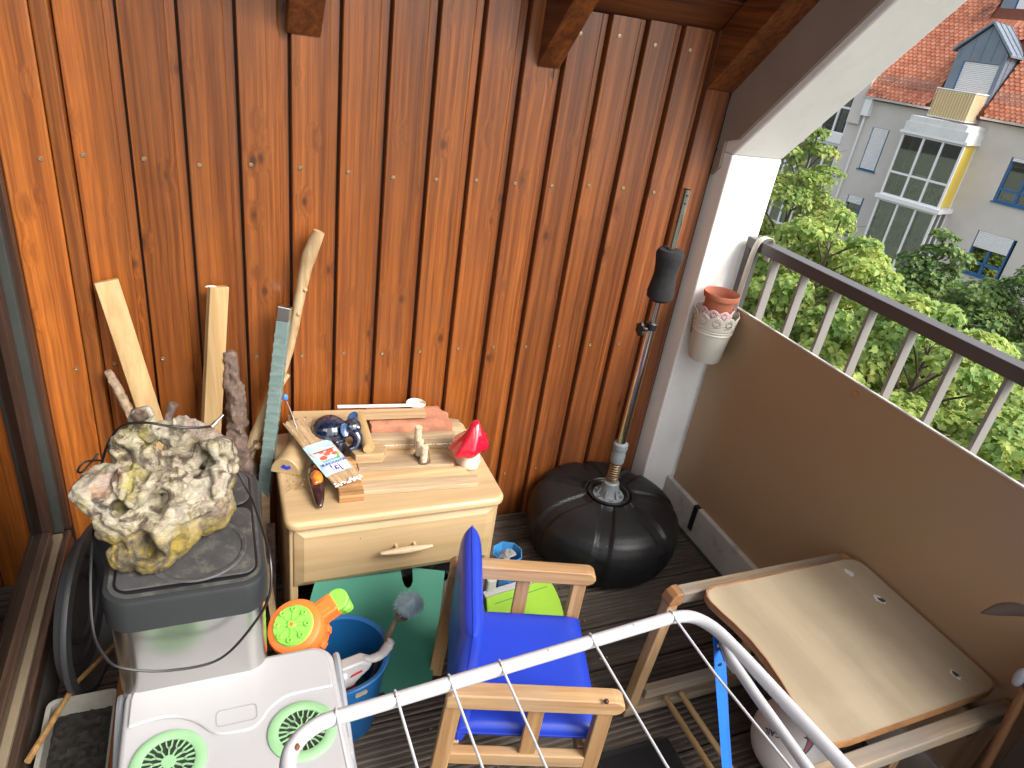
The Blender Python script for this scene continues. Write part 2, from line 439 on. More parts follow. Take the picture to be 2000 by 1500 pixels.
# ================================================================== WINDOW AT THE LEFT
M_frame = wood('brown_window_frame', (.075, .036, .022), (.04, .019, .012), 'Z', 80, 2, .35, knots=0, coat=.3, grain=.25)
M_framey = wood('brown_window_sill', (.08, .045, .03), (.04, .023, .016), 'Y', 80, 2, .35, knots=0, coat=.3, grain=.25)
M_seal = plain('grey_gasket', (.04, .044, .04), .45)
M_sill = plain('pale_sill_strip', (.17, .135, .09), .45)
M_room = plain('dim_room', (.05, .042, .036), .9)
M_glass = glass_mat('window_glass', (.40, .40, .38), .12, .01)
M_leaf_in = plain('houseplant_leaf', (.03, .09, .02), .4)
M_bamboo = wood('bamboo', (.42, .25, .10), (.28, .15, .05), 'Z', 60, 3, .5, knots=0)
wn_ = thing('glazed_door', 'brown framed floor window with dark reflecting glass at the left edge', 'window', (-.45, 1.0, 0))
XW = -.43
# side of the house below the frame and the jamb at the wall
obj('jamb', MB().box((XW-.045, 1.836, .20), (XW, 1.861, 1.95)), M_frame, wn_, bevel=.003)
obj('gasket', MB().box((XW-.046, 1.806, .215), (XW-.012, 1.8355, 1.95)), M_seal, wn_, bevel=.002)
obj('sash', MB().box((XW-.07, 1.765, .235), (XW-.03, 1.8055, 1.95)), M_frame, wn_, bevel=.003)
obj('sill', MB().box((XW-.06, -.4, .15), (XW, 1.8355, .20)), M_framey, wn_, bevel=.003)
obj('gasket', MB().box((XW-.062, -.4, .2005), (XW-.014, 1.8055, .214)), M_sill, wn_, bevel=.002)
obj('sash', MB().box((XW-.07, -.4, .2145), (XW-.03, 1.7645, .255)), M_framey, wn_, bevel=.003)
obj('plinth', MB().box((XW-.06, -.4, -.05), (XW-.004, 1.86, .1495)), M_room, wn_)
obj('pane', MB().box((XW-.056, -.4, .2555), (XW-.05, 1.7645, 2.4)), M_glass, wn_)
m = MB().box((XW-1.3, -.6, .18), (XW-1.28, 2.0, 2.5)).box((XW-1.3, 1.90, .18), (XW-.07, 1.93, 2.5)).box((XW-1.3, -.6, .16), (XW-.07, 1.9, .18)).box((XW-1.3, -.62, .18), (XW-.07, -.6, 2.5)).box((XW-1.3, -.6, 2.5), (XW-.07, 1.9, 2.52))
rm = obj('room', m, M_room, kind='structure')
pl = thing('houseplant', 'green houseplant with a bamboo stake, dim behind the window glass', 'plant', (-.75, 1.42, .18))
obj('pot', MB().lathe([(.001, 0), (.07, 0), (.09, .12), (.095, .12), (.085, .115), (.08, .10), (.001, .10)], 24, (-.75, 1.42, .181)), plain('grey_pot', (.2, .2, .2), .6), pl, smooth=True)
obj('stake', MB().tube([(-.66, 1.50, .28), (-.615, 1.645, .47)], .008, 8), M_bamboo, pl)
def leaf(c, d, L, w_):
    c = Vector(c); d = Vector(d).normalized(); sd2 = d.cross(Vector((.9, 0, .45))).normalized(); m = MB(); n = 7; vs = []
    for i in range(n):
        t = i/(n-1); ww2 = w_*math.sin(math.pi*min(1, t*.93+.05))**.8
        p = c+d*L*t+Vector((0, 0, -.3*L*t*t)); vs += [p-sd2*ww2+Vector((.02*L, 0, 0)), p, p+sd2*ww2+Vector((.02*L, 0, 0))]
    m.add(vs, [(i*3+j, i*3+j+1, i*3+j+4, i*3+j+3) for i in range(n-1) for j in range(2)]); obj('leaf', m, M_leaf_in, pl, smooth=True, angle=180)
leaf((-.72, 1.44, .36), (.5, .9, .10), .17, .045); leaf((-.72, 1.42, .34), (.5, -.8, -.1), .17, .045); leaf((-.70, 1.38, .30), (.6, -.1, -.45), .16, .04); leaf((-.74, 1.50, .33), (.1, .9, .3), .15, .05)
obj('stem', MB().tube([(-.75, 1.42, .281), (-.73, 1.43, .37)], .006, 6), M_leaf_in, pl)
# ================================================================== GROUND OUTSIDE
M_ground = plain('courtyard_ground', (.05, .06, .035), .95, var=.4, nscale=.6)
gnd = obj('ground', MB().box((-150, -150, -13.3), (260, 260, -13.0)), M_ground, kind='structure')
M_house = plain('own_facade', (.55, .52, .47), .9)
# ================================================================== APARTMENT BUILDING
M_stucco = plain('grey_stucco', (.62, .575, .54), .95, var=.06, nscale=1.2, bumps=.9, bscale=9)
M_stucco2 = plain('grey_stucco_left', (.62, .575, .545), .95, var=.06, nscale=1.2, bumps=.9, bscale=9)
M_bwhite = plain('white_window_plastic', (.80, .80, .80), .5, var=.02)
M_bparapet = plain('white_parapet', (.72, .72, .71), .8, var=.06, nscale=2, dirt=(.45, .44, .42), dirt_amt=.3)
M_blue = plain('blue_window_frame', (.035, .13, .32), .5, var=.05)
M_yellow = plain('yellow_panel', (.72, .52, .09), .6, var=.05, nscale=1)
M_zinc = plain('zinc_cladding', (.20, .245, .30), .45, metal=.3, var=.08, nscale=1.5)
M_dglass = glass_mat('far_glass', (.78, .82, .80), .32, .02)
M_curt = plain('white_curtain', (.8, .8, .78), .9)
M_inner = plain('dark_interior', (.13, .13, .11), .9)
# tile: per tile colour
m_, nt, bs = new_mat('clay_roof_tiles')
ge = N(nt, 'ShaderNodeNewGeometry'); c = ramp(nt, ge.outputs['Random Per Island'], [(0, (.42, .135, .075)), (.5, (.52, .185, .105)), (1, (.60, .24, .14))])
v = coords(nt, rnd=False); n1 = noise_t(nt, v, .8, 6, .65); c = mixc(nt, c, (.10, .055, .045), ramp(nt, n1, [(.55, 0.), (.66, .8)])); nt.links.new(c, bs.inputs['Base Color']); bs.inputs['Roughness'].default_value = .85
M_tile = m_
m_, nt, bs = new_mat('striped_screen')
v = coords(nt, rnd=False); wv = N(nt, 'ShaderNodeTexWave', wave_type='BANDS', bands_direction='X'); wv.inputs['Scale'].default_value = 9; nt.links.new(v, wv.inputs['Vector'])
c = ramp(nt, wv.outputs['Fac'], [(.3, (.58, .38, .12)), (.7, (.70, .53, .24))]); nt.links.new(c, bs.inputs['Base Color']); bs.inputs['Roughness'].default_value = .8
M_screen = m_

bd = thing('apartment_building', 'grey stucco apartment block across the courtyard with red tiled roof and white glazed bays', 'building', (23.495, 18.529, 0), R(-77))
def L(s, off, z): return (s, -off, z)
def bbox(s0, s1, o0, o1, z0, z1): return MB().box((s0, -o1, z0), (s1, -o0, z1))
def bo(name, mb, mat, par=None, **k): return obj(name, mb, mat, par or bd, local=True, **k)
# main wall is built as pieces around the window openings
WIN = [(-2.1, -1.43, -1.5, .02, 'shut'), (-2.1, -1.45, -4.0, -2.50, 'part'), (2.86, 4.1, -1.42, 0.0, 'open'), (2.84, 4.02, -3.89, -2.43, 'half'), (-2.1, -1.45, -6.4, -4.9, 'part'), (2.84, 4.02, -6.3, -4.85, 'half')]
cols = [(-2.7, -2.1, None), (-2.1, -1.43, 0), (-1.43, 2.84, None), (2.84, 4.1, 2), (4.1, 9.0, None)]
m = MB()
for a, b, k in cols:
    if k is None: m.box((a, 0, -13), (b, .35, 1.02)); continue
    zs = sorted([(w_[2], w_[3]) for w_ in WIN if abs(w_[0]-a) < .05]); z = -13
    for lo, hi in zs:
        m.box((a, 0, z), (b, .35, lo)); z = hi
    m.box((a, 0, z), (b, .35, 1.02))
bo('wall', m, M_stucco)
m = MB()
zsL = [(-5.42, -3.28), (-3.08, -.86), (-.51, 1.7)]
m.box((-3.17, -.12, 0), (-2.68, .3, 6.0)); m.box((-3.17, 0.001, -13), (-2.701, .35, 0)); m.box((-12, -.001, -13), (-6.8, .35, 6))
z = -13
for lo, hi in zsL + [(6, 6)]:
    m.box((-5.05, .0, z), (-3.171, .35, lo)) if False else m.box((-6.8, .0, z), (-3.171, .35, lo)); z = hi
bo('wall', m, M_stucco2)
bo('interior', MB().box((-12, 1.3, -13), (9, 1.4, 1)).box((-12, .36, -.35), (9, 1.3, -.30)).box((-12, .36, -2.8), (9, 1.3, -2.75)), M_inner)
# blue framed windows
for (s0, s1, z0, z1, kind) in WIN:
    fr = MB(); t = .06; d0, d1 = .03, .12
    fr.box((s0+.001, d0, z0+.001), (s0+t, d1, z1-.001)); fr.box((s1-t, d0, z0+.001), (s1-.001, d1, z1-.001)); fr.box((s0+t, d0, z0+.001), (s1-t, d1, z0+t)); fr.box((s0+t, d0, z1-t), (s1-t, d1, z1-.001))
    if s1-s0 > 1:
        fr.box(((s0+s1)/2-.04, d0, z0+t), ((s0+s1)/2+.04, d1, z1-t)); fr.box((s0+t, d0, z0+.36), (s1-t, d1, z0+.44))
    f = bo('window', fr, M_blue)
    bo('pane', MB().box((s0+t, .09, z0+t), (s1-t, .095, z1-t)), M_dglass, f)
    bo('sill', MB().box((s0-.05, -.06, z0-.04), (s1+.03, .03, z0)), M_blue, f)
    if kind == 'open':
        bo('shelf', MB().box((s0+.1, .35, z0+.1), (s0+.55, .6, z0+.3)).box((s0+.65, .35, z0+.08), (s0+1.1, .6, z0+.26)), M_curt, f)
    depth = {'shut': z0+.03, 'part': z1-.24, 'half': z1-.56, 'open': z1-.08}[kind]
    sh = MB(); z = z1-.01
    while z > depth:
        sh.prism([(.012, z-.052), (-.004, z-.045), (-.008, z-.026), (-.004, z-.008), (.012, z)], 'x', s0+.04, s1-.04); z -= .055
    bo('shutter', sh, M_bwhite, f)
def pleat(p, q, z0, z1, amp=.022, pitch=.085):
    m = MB(); L_ = math.hypot(q[0]-p[0], q[1]-p[1]); n = max(4, int(L_/pitch*6)); nx, ny = -(q[1]-p[1])/L_, (q[0]-p[0])/L_
    vs = []
    for i in range(n+1):
        t = i/n; d = amp*math.sin(t*L_/pitch*2*math.pi)
        for z in (z0, z1): vs.append((p[0]+(q[0]-p[0])*t+nx*d, p[1]+(q[1]-p[1])*t+ny*d, z))
    return m.add(vs, [(2*i, 2*i+2, 2*i+3, 2*i+1) for i in range(n)])
# left glazing stacks
for (z0, z1) in zsL:
    fr = MB(); s_ = [-5.35, -4.80, -4.26, -3.70, -3.19]
    for a in [-6.7, -6.0]+s_: fr.box((a-.035, .02, z0), (a+.035, .10, z1))
    for zz in (z0+.04, z0+.98, z1-.04): fr.box((-6.79, .03, zz-.04), (-3.175, .095, zz+.04))
    f = bo('window', fr, M_bwhite)
    bo('pane', MB().box((-6.79, .06, z0+.04), (-3.18, .065, z1-.04)), M_dglass, f)
    for a, b in ((-3.66, -3.42), (-4.75, -4.35), (-5.3, -4.95)): bo('curtain', pleat((a, .22), (b, .22), z0+.1, z1-.1), M_curt, f)
for a, b in ((-.84, -.53), (-3.26, -3.10)): bo('band', MB().box((-6.79, -.06, a), (-3.175, .0, b)), M_bwhite)
# gutter and downpipe
for (a, b) in ((-2.68, -.12), (1.52, 9)):
    m = MB(); prof = [(-.02, .92), (-.28, .94), (-.32, 1.0), (-.30, 1.01), (-.02, 1.0)]
    m.prism([(y, z) for y, z in prof], 'x', a, b); bo('gutter', m, M_bwhite)
bo('rain_hopper', MB().box((-2.64, -.24, .34), (-2.37, -.001, .96)).box((-2.70, -.28, .962), (-2.32, -.001, 1.03)), M_bwhite)
bo('downpipe', MB().tube([(-2.53, -.06, .34), (-2.55, -.06, -13)], .045, 10), M_bwhite, smooth=True)
# roof
PI58 = R(58); c5, s5 = math.cos(PI58), math.sin(PI58)
def rp(s, t, h=0): return (s, -.30+t*c5-h*s5, 1.0+t*s5+h*c5)
m = MB(); P_ = [rp(-2.68, 0, -.05), rp(9, 0, -.05), rp(9, 7, -.05), rp(-2.68, 7, -.05)]; Q_ = [rp(-2.68, 0, -.2), rp(9, 0, -.2), rp(9, 7, -.2), rp(-2.68, 7, -.2)]
m.add(P_+Q_, [(0,1,2,3),(7,6,5,4),(0,4,5,1),(1,5,6,2),(2,6,7,3),(3,7,4,0)])
roof = bo('roof', m, plain('roof_felt', (.16, .05, .03), .9))
def dormer_cut(s, t):
    p = rp(s, t)
    if -.3 < s < 1.6 and p[2] < 3.4: return True
    if -.35 < s < 1.65 and 3.75 < p[2] < 5.9: return True
    return False
m = MB(); rr_ = random.Random(5)
for row in range(44):
    t = row*.135
    for k in range(70):
        s = -2.60+(k+.5*(row % 2))*.165
        if s > 8.9 or dormer_cut(s, t): continue
        hw = .076; j = rr_.uniform(-.004, .004)
        o2 = [(-hw, .30), (-hw, .05), (-hw*.72, .012), (-hw*.25, -.008), (hw*.25, -.008), (hw*.72, .012), (hw, .05), (hw, .30)]
        vs = [rp(s+a, t+b+j, .038 if b < .1 else -.004) for a, b in o2]; ed = [rp(s+a, t+b+j, .016) for a, b in o2[1:7]]
        m.add(vs+ed, [tuple(range(8))]+[(i+1, 8+i, 9+i, i+2) for i in range(5)])
bo('tiles', m, M_tile, roof, kind='stuff')
# snow guards
for (a, b) in ((-2.5, -.25), (1.65, 8.5)):
    m = MB()
    for h in (.03, .13, .22): m.tube([rp(a, .52+h, .10+h*.9), rp(b, .52+h, .10+h*.9)], .012, 5)
    s = a
    while s < b: m.tube([rp(s, .54, .12), rp(s, .75, .31)], .008, 4); s += .085
    bo('snow_guard', m, plain('galvanised', (.30, .28, .27), .6, metal=.4) if a < 0 else bpy.data.materials['galvanised'], roof)
# dormer
def dormer(s0, s1, of, z0, ze, za, wins, back):
    sm = (s0+s1)/2; d = MB()
    # front wall with gable, as frame round the opening
    w0, w1, wz0, wz1 = wins
    y = -of
    d.prism([(s0, z0), (w0, z0), (w0, ze), (s0, ze)], 'y', y, y+.1); d.prism([(w1, z0), (s1, z0), (s1, ze), (w1, ze)], 'y', y, y+.1)
    if wz0 > z0: d.prism([(w0, z0), (w1, z0), (w1, wz0), (w0, wz0)], 'y', y, y+.1)
    d.prism([(w0, wz1), (w1, wz1), (w1, ze), (w0, ze)], 'y', y, y+.1)
    d.prism([(s0, ze), (s1, ze), (sm, za-.05)], 'y', y, y+.1)
    d.box((s0, y+.1, z0), (s0+.08, back, ze)); d.box((s1-.08, y+.1, z0), (s1, back, ze))
    for k in range(6): d.box((s1, y+.25+k*.4, z0), (s1+.02, y+.265+k*.4, ze))
    for k in range(5):
        s = s0+.12+k*(s1-s0-.24)/4
        zt_ = za-.07-abs(s-sm)/(sm-s0)*(za-ze)
        d.box((s-.008, y-.018, max(wz1+.05, z0)), (s+.008, y, zt_))
    o = bo('dormer', d, M_zinc)
    r2 = MB(); ov = .14
    for sg in (-1, 1):
        e = (s0-ov, ze-.05) if sg < 0 else (s1+ov, ze-.05)
        pts = [(e[0], e[1]), (sm, za), (sm, za+.06), (e[0], e[1]+.06)]
        if sg > 0: pts = pts[::-1]
        r2.prism(pts, 'y', y-.12, back)
        for k in range(9):
            yy = y-.1+k*.42
            if yy > back: break
            pts2 = [(e[0], e[1]+.062), (sm, za+.062), (sm, za+.095), (e[0], e[1]+.095)]
            r2.prism(pts2 if sg < 0 else pts2[::-1], 'y', yy, yy+.015)
    bo('dormer_roof', r2, M_zinc, o)
    return o
d1 = dormer(-.15, 1.45, 0, .70, 2.87, 3.72, (.16, 1.31, .70, 2.57), 3.2)
sh = MB(); z = 2.56
while z > .72:
    sh.prism([(.05, z-.052), (.03, z-.045), (.026, z-.026), (.03, z-.008), (.05, z)], 'x', .17, 1.30); z -= .055
bo('shutter', sh, M_bwhite, d1)
bo('reveal_frame', MB().box((.165, -.005, .7), (.20, .05, 2.565)), M_blue, d1)
d2 = dormer(-.22, 1.5, -1.85, 3.6, 5.4, 6.2, (.22, 1.2, 3.86, 5.2), 4.5)
bo('frame', MB().box((.22, 1.87, 3.86), (.28, 1.95, 5.2)).box((1.14, 1.87, 3.86), (1.2, 1.95, 5.2)).box((.28, 1.87, 3.86), (1.14, 1.95, 3.92)).box((.28, 1.87, 5.14), (1.14, 1.95, 5.2)).box((.68, 1.87, 3.92), (.74, 1.95, 5.14)), M_blue, d2)
bo('shutter', MB().box((.28, 1.86, 4.35), (1.14, 1.869, 5.14)).box((.28, 1.97, 3.92), (1.14, 1.98, 5.1)), M_bwhite, d2)
# glazed bay, two storeys and more
bay = bo('bay', MB().prism([(-.50, 0), (-.50, -.92), (-.42, -1.0), (1.68, -1.0), (1.76, -.92), (1.76, 0)], 'z', .20, .50).prism([(-.44, 0), (-.44, -.86), (-.30, -.98), (1.56, -.98), (1.70, -.86), (1.70, 0)], 'z', .501, .70), M_bparapet)
for a, b, c_ in ((.11, .198, 0), (-2.18, -2.04, .03), (-4.60, -4.44, .03)): bo('band', MB().box((-.55-c_, -1.0, a), (1.77+c_, 0, b)), M_bwhite, bay)
for (z0, z1) in ((-2.04, .11), (-4.44, -2.18), (-6.8, -4.60)):
    fr = MB(); oo = -.9
    for s in (-.44, .31, .98, 1.66): fr.box((s-.035, oo, z0), (s+.035, oo+.07, z1))
    zt = z0+.82
    for zz in ((z0+.035, zt, z1-.035) if z0 > -3 else (z0+.035, z1-.035)): fr.box((-.40, oo+.005, zz-.035), (1.62, oo+.065, zz+.035))
    for yy in ((-.04, -.47) if z0 < -3 else (-.04,)): fr.box((1.63, yy-.03, z0), (1.69, yy+.03, z1)); fr.box((-.47, yy-.03, z0), (-.41, yy+.03, z1))
    f = bo('bay_frame', fr, M_bwhite)
    bo('pane', MB().box((-.40, oo+.03, z0+.05), (1.62, oo+.035, z1-.05)), M_dglass, f)
    bo('pane', MB().box((-.445, -.85, z0+.05), (-.44, -.04, z1-.05)), M_dglass, f)
    if z0 > -3:
        bo('side_panel', MB().box((1.66, -.83, z0+.06), (1.675, -.02, z1-.02)), M_yellow, f)
    else:
        bo('pane', MB().box((1.66, -.85, z0+.05), (1.665, -.04, z1-.05)), M_dglass, f)
        for (p_, q_) in (((1.56, -.83), (1.56, -.1)), ((-.38, -.72), (.12, -.72)), ((.20, -.66), (.90, -.66)), ((1.05, -.72), (1.5, -.72))): bo('curtain', pleat(p_, q_, z0+.05, z1-.05), M_curt, f)
    bo('floor_slab', MB().box((-.42, -.86, z0+.001), (1.62, 0, z0+.04)), M_curt, f)
    bo('sash', MB().box((-.1, -.02, z0+.1), (-.04, .04, z1-.1)).box((.55, -.02, z0+.1), (.61, .04, z1-.1)), M_bwhite, f)
bo('bay_back', MB().box((-.42, -.003, -6.8), (1.62, -.001, .11)), plain('bay_back_wall', (.22, .23, .18), .9), bay)
# balcony on the bay
bl = bo('balcony_screen', MB().box((.13, -.90, .80), (1.36, -.895, 1.62)).box((1.355, -.894, .80), (1.36, -.05, 1.62)), M_screen)
bo('rail', MB().tube([(.11, -.0, 1.65), (.11, -.92, 1.65), (1.38, -.92, 1.65), (1.38, 0, 1.65)], .022, 6), M_bwhite, bl); bo('rail', MB().tube([(.11, -.92, .78), (1.38, -.92, .78), (1.38, 0, .78)], .018, 6), M_bwhite, bl)
for k in range(15): bo('baluster', MB().tube([(.11+k*.0907, -.915, .76), (.11+k*.0907, -.915, 1.63)], .007, 4), M_bwhite, bl)
for k in range(10): bo('baluster', MB().tube([(1.375, -.85+k*.09, .76), (1.375, -.85+k*.09, 1.63)], .007, 4), M_bwhite, bl)
# little things standing in the glazed bay
def bw(s, off, z): return tuple(wmat(bd) @ Vector((s, -off, z)))
M_teal = plain('teal_plastic', (.03, .27, .25), .5)
mm = MB().lathe([(.001, 0), (.10, 0), (.13, .2), (.135, .2), (.12, .19), (.001, .02)], 12, bw(-.12, .62, -1.98))
mm.tube([Vector(bw(-.12, .62, -1.78))+Vector((.0, .12*math.cos(a), .12*math.sin(a))) for a in [i*math.pi/6 for i in range(7)]], .012, 5)
top('watering_can', mm, M_teal, 'teal watering can at the left foot of the upper glazed bay opposite', 'watering can', bw(-.12, .62, -1.98))
ft = thing('folding_table', 'small pale folding table at the right inside the upper glazed bay opposite', 'table', bw(1.25, .55, -2.0))
obj('table_top', MB().cyl(bw(1.25, .55, -1.45), .26, .025, 16), M_curt, ft)
for sg in (-1, 1):
    for q in (-1, 1): obj('leg', MB().tube([bw(1.25-sg*.2, .55+q*.15, -1.998), bw(1.25+sg*.2, .55+q*.15, -1.46)], .014, 5), M_curt, ft)
ftp = thing('flower_pot', 'orange flower pot on the folding table in the glazed bay opposite', 'plant pot', bw(1.25, .55, -1.424))
obj('pot', MB().lathe([(.001, 0), (.06, 0), (.085, .13), (.07, .12), (.001, .11)], 12, bw(1.25, .55, -1.424)), plain('orange_pot', (.55, .12, .05), .6), ftp)
gc = thing('garden_bench', 'white lattice bench in the middle of the upper glazed bay opposite', 'bench', bw(.55, .35, -2.0))
m = MB()
for k in range(9): m.bar(bw(.28+k*.07, .22, -1.55), bw(.28+k*.07-.06, .22, -1.22), .015, .01)
for k in range(9): m.bar(bw(.22+k*.07, .22, -1.55), bw(.28+k*.07, .22, -1.22), .015, .01)
m.bar(bw(.2, .22, -1.2), bw(.92, .22, -1.2), .03, .03); m.bar(bw(.2, .22, -1.57), bw(.92, .22, -1.57), .03, .03)
obj('backrest', m, M_bwhite, gc); obj('seat', MB().bar(bw(.2, .42, -1.6), bw(.92, .42, -1.6), .35, .03), M_bwhite, gc)
for s in (.23, .89):
    for q in (.26, .57): obj('leg', MB().bar(bw(s, q, -1.999), bw(s, q, -1.62), .03, .03, (1, 0, 0)), M_bwhite, gc)

# ================================================================== TREES
def leaf_mat(name, stops, tr=.35):
    m, nt, bs = new_mat(name); out = nt.nodes['Material Output']
    ge = N(nt, 'ShaderNodeNewGeometry')
    v = coords(nt, rnd=False); n1 = noise_t(nt, v, 1.1, 3, .6)
    ad = N(nt, 'ShaderNodeMath', operation='MULTIPLY_ADD'); nt.links.new(ge.outputs['Random Per Island'], ad.inputs[0]); ad.inputs[1].default_value = .55
    mr = N(nt, 'ShaderNodeMapRange'); mr.inputs[1].default_value = .3; mr.inputs[2].default_value = .7; mr.inputs[4].default_value = .45; nt.links.new(n1, mr.inputs[0]); nt.links.new(mr.outputs[0], ad.inputs[2])
    c = ramp(nt, ad.outputs[0], stops)
    nt.links.new(c, bs.inputs['Base Color']); bs.inputs['Roughness'].default_value = .55; bs.inputs['Specular IOR Level'].default_value = .35
    t = N(nt, 'ShaderNodeBsdfTranslucent'); hv = N(nt, 'ShaderNodeHueSaturation'); hv.inputs['Value'].default_value = 1.6; hv.inputs['Hue'].default_value = .48; nt.links.new(c, hv.inputs['Color']); nt.links.new(hv.outputs[0], t.inputs[0])
    mx = N(nt, 'ShaderNodeMixShader'); mx.inputs[0].default_value = tr
    nt.links.new(bs.outputs[0], mx.inputs[1]); nt.links.new(t.outputs[0], mx.inputs[2]); nt.links.new(mx.outputs[0], out.inputs[0]); return m
G1 = [(0, (.07, .14, .035)), (.35, (.15, .24, .06)), (.7, (.28, .34, .08)), (.9, (.40, .36, .09)), (1, (.44, .25, .09))]
G2 = [(0, (.09, .18, .05)), (.3, (.18, .29, .08)), (.65, (.33, .42, .11)), (.92, (.52, .51, .15)), (1, (.58, .44, .14))]
G3 = [(0, (.045, .10, .03)), (.45, (.10, .18, .05)), (.85, (.19, .26, .07)), (1, (.33, .25, .08))]
ML1, ML2, ML3 = leaf_mat('leaf_olive', G1), leaf_mat('leaf_bright', G2, .45), leaf_mat('leaf_dark', G3, .3)
M_bark = plain('tree_bark', (.09, .07, .05), .9, var=.3, nscale=5, bumps=.6, bscale=30)
LX = [0, .10, .30, .46, .30, .50, .26, .06]      # half outline of a lobed leaf
HALF = [(0, 0), (.20, .02), (.30, .16), (.50, .22), (.33, .42), (.40, .66), (.18, .60), (0, 1.0)]
def crown_mesh(clumps, size, rng, dens):
    H = np.array(HALF); n = len(H)
    allv = []; pos = []; nor = []; siz = []
    for (c, r, fl) in clumps:
        k = int(dens*r*r)
        d = rng.normal(size=(k, 3)); d /= np.linalg.norm(d, axis=1)[:, None]
        d[:, 2] = np.where(rng.random(k) < .75, np.abs(d[:, 2]), d[:, 2])
        rad = r*(.55+.5*rng.random(k)**.6)
        p = np.array(c)+d*rad[:, None]*np.array([1, 1, fl])
        # drooping twig modulation
        p[:, 2] -= .12*r*rng.random(k)
        pos.append(p); nn = d*np.array([.7, .7, .6])+np.array([0, 0, .75])+rng.normal(size=(k, 3))*.38
        nor.append(nn/np.linalg.norm(nn, axis=1)[:, None]); siz.append(size*(.65+.6*rng.random(k)))
    p = np.concatenate(pos); nn = np.concatenate(nor); sz = np.concatenate(siz); K = len(p)
    a = rng.normal(size=(K, 3)); t = a-nn*(a*nn).sum(1)[:, None]; t /= np.linalg.norm(t, axis=1)[:, None]
    t[:, 2] -= .25; t /= np.linalg.norm(t, axis=1)[:, None]
    b = np.cross(nn, t)
    # verts: right half (n) then left half interior (n-2)
    loc = [(x, y, .22*x) for x, y in HALF] + [(-x, y, .22*x) for x, y in HALF[1:-1]]
    loc = np.array(loc); m = len(loc)
    curl = -.25*loc[:, 1]**2
    V = p[:, None, :] + sz[:, None, None]*(loc[None, :, 0, None]*b[:, None, :]+loc[None, :, 1, None]*t[:, None, :]+(loc[None, :, 2, None]+curl[None, :, None])*nn[:, None, :])
    V = V.reshape(-1, 3)
    f1 = list(range(n)); f2 = [0]+[n-1]+list(range(m-1, n-1, -1))
    loops = np.array(f1+f2); L_ = (np.arange(K)[:, None]*m+loops[None, :]).ravel()
    starts = np.concatenate([[0], [n]]); ls = (np.arange(K)[:, None]*len(loops)+starts[None, :]).ravel()
    me = bpy.data.meshes.new('crown'); me.vertices.add(len(V)); me.vertices.foreach_set('co', V.ravel())
    me.loops.add(len(L_)); me.loops.foreach_set('vertex_index', L_.astype(np.int32))
    me.polygons.add(len(ls)); me.polygons.foreach_set('loop_start', ls.astype(np.int32)); me.update(calc_edges=True); me.validate()
    return me
def tree(label, apex, rmax, hcrown, ncl, mat, lsize, seed, cr=(.5, .8), dens=520, lean=(0, 0), name='maple_tree', power=.75, group=None, cut=None):
    rng = np.random.default_rng(seed); rd = random.Random(seed)
    ax, ay, az = apex
    base = (ax+lean[0], ay+lean[1], -13.0)
    t = thing(name, label, 'tree', base, 0, group)
    cl = []; tr = MB()
    def axis(z):
        f = (az-z)/(az+13); return Vector((ax+lean[0]*f, ay+lean[1]*f, z))
    tr.tube([axis(z) for z in (-13, -10, -7, -4, min(-3, az-1.5), az-.3)], [.22, .19, .15, .10, .05, .012], 8)
    for i in range(ncl):
        f = (i+.5)/ncl; z = az-.12-f*hcrown; R_ = rmax*min(1, (f*1.25+.02))**power
        a = i*2.39996+rd.uniform(-.3, .3); rr = R_*(.35+.65*math.sqrt(rd.random()))
        if i == 0: rr = 0
        c = axis(z)+Vector((math.cos(a)*rr, math.sin(a)*rr, rd.uniform(-.2, .2)))
        r = rd.uniform(*cr)*(.55+.45*min(1, f*3)); cl.append((c, r, rd.uniform(.45, .7)))
        s = axis(z-.35-rr*.45); tr.tube([s, s.lerp(c, .5)+Vector((0, 0, .05)), c], [.035*min(1, .3+f*2), .02, .006], 5)
        for q in range(3):
            e = c+Vector((rd.gauss(0, .6*r), rd.gauss(0, .6*r), rd.uniform(0, .4*r))); tr.tube([c.lerp(s, .2), e], [.01, .004], 4)
    obj('trunk', tr, M_bark, t, smooth=True)
    me = crown_mesh(cl, lsize, rng, dens)
    co = np.empty(len(me.vertices)*3); me.vertices.foreach_get('co', co); co = co.reshape(-1, 3)-np.array(base); me.vertices.foreach_set('co', co.ravel())
    me.materials.append(mat); o = bpy.data.objects.new('crown', me); col.objects.link(o); o.parent = t
    return t
tree('tall olive green maple reaching up beside the white pier, in front of the left glazing', (13.40, 13.45, .32), 2.6, 5.2, 46, ML1, .12, 11, (.38, .62), 1100, lean=(-.5, .1))
tree('bright yellow green maple left of centre, in front of the lower glazed bay', (10.95, 9.75, -.62), 2.9, 5.0, 60, ML2, .122, 12, (.42, .68), 1750, lean=(-.6, -.2), power=.6)
tree('dark green maple with a thin pointed top standing behind, before the lower blue window', (16.2, 11.3, -1.35), 2.3, 5.0, 46, ML3, .128, 13, (.36, .6), 1000, lean=(.0, -.2), power=.85)
tree('dark green maple at the right edge, behind the railing, near the facade', (16.4, 8.7, -1.25), 2.8, 5.0, 74, ML3, .128, 14, (.45, .75), 900, power=.6)
tree('light green maple filling the gaps between the middle railing bars', (10.2, 6.55, -1.32), 2.7, 4.6, 62, ML2, .122, 15, (.42, .68), 1750, power=.5, lean=(-.3, 0))
tree('fresh green maple behind the right end of the railing, closest to the balcony', (9.9, 4.3, -1.75), 2.7, 4.0, 52, ML2, .120, 16, (.42, .68), 1750, power=.5)
tree('mid green maple low behind the left railing bars', (10.4, 9.6, -2.4), 3.0, 4.0, 50, ML1, .15, 17, (.5, .75), 1000, power=.5, lean=(-1.2, 0))
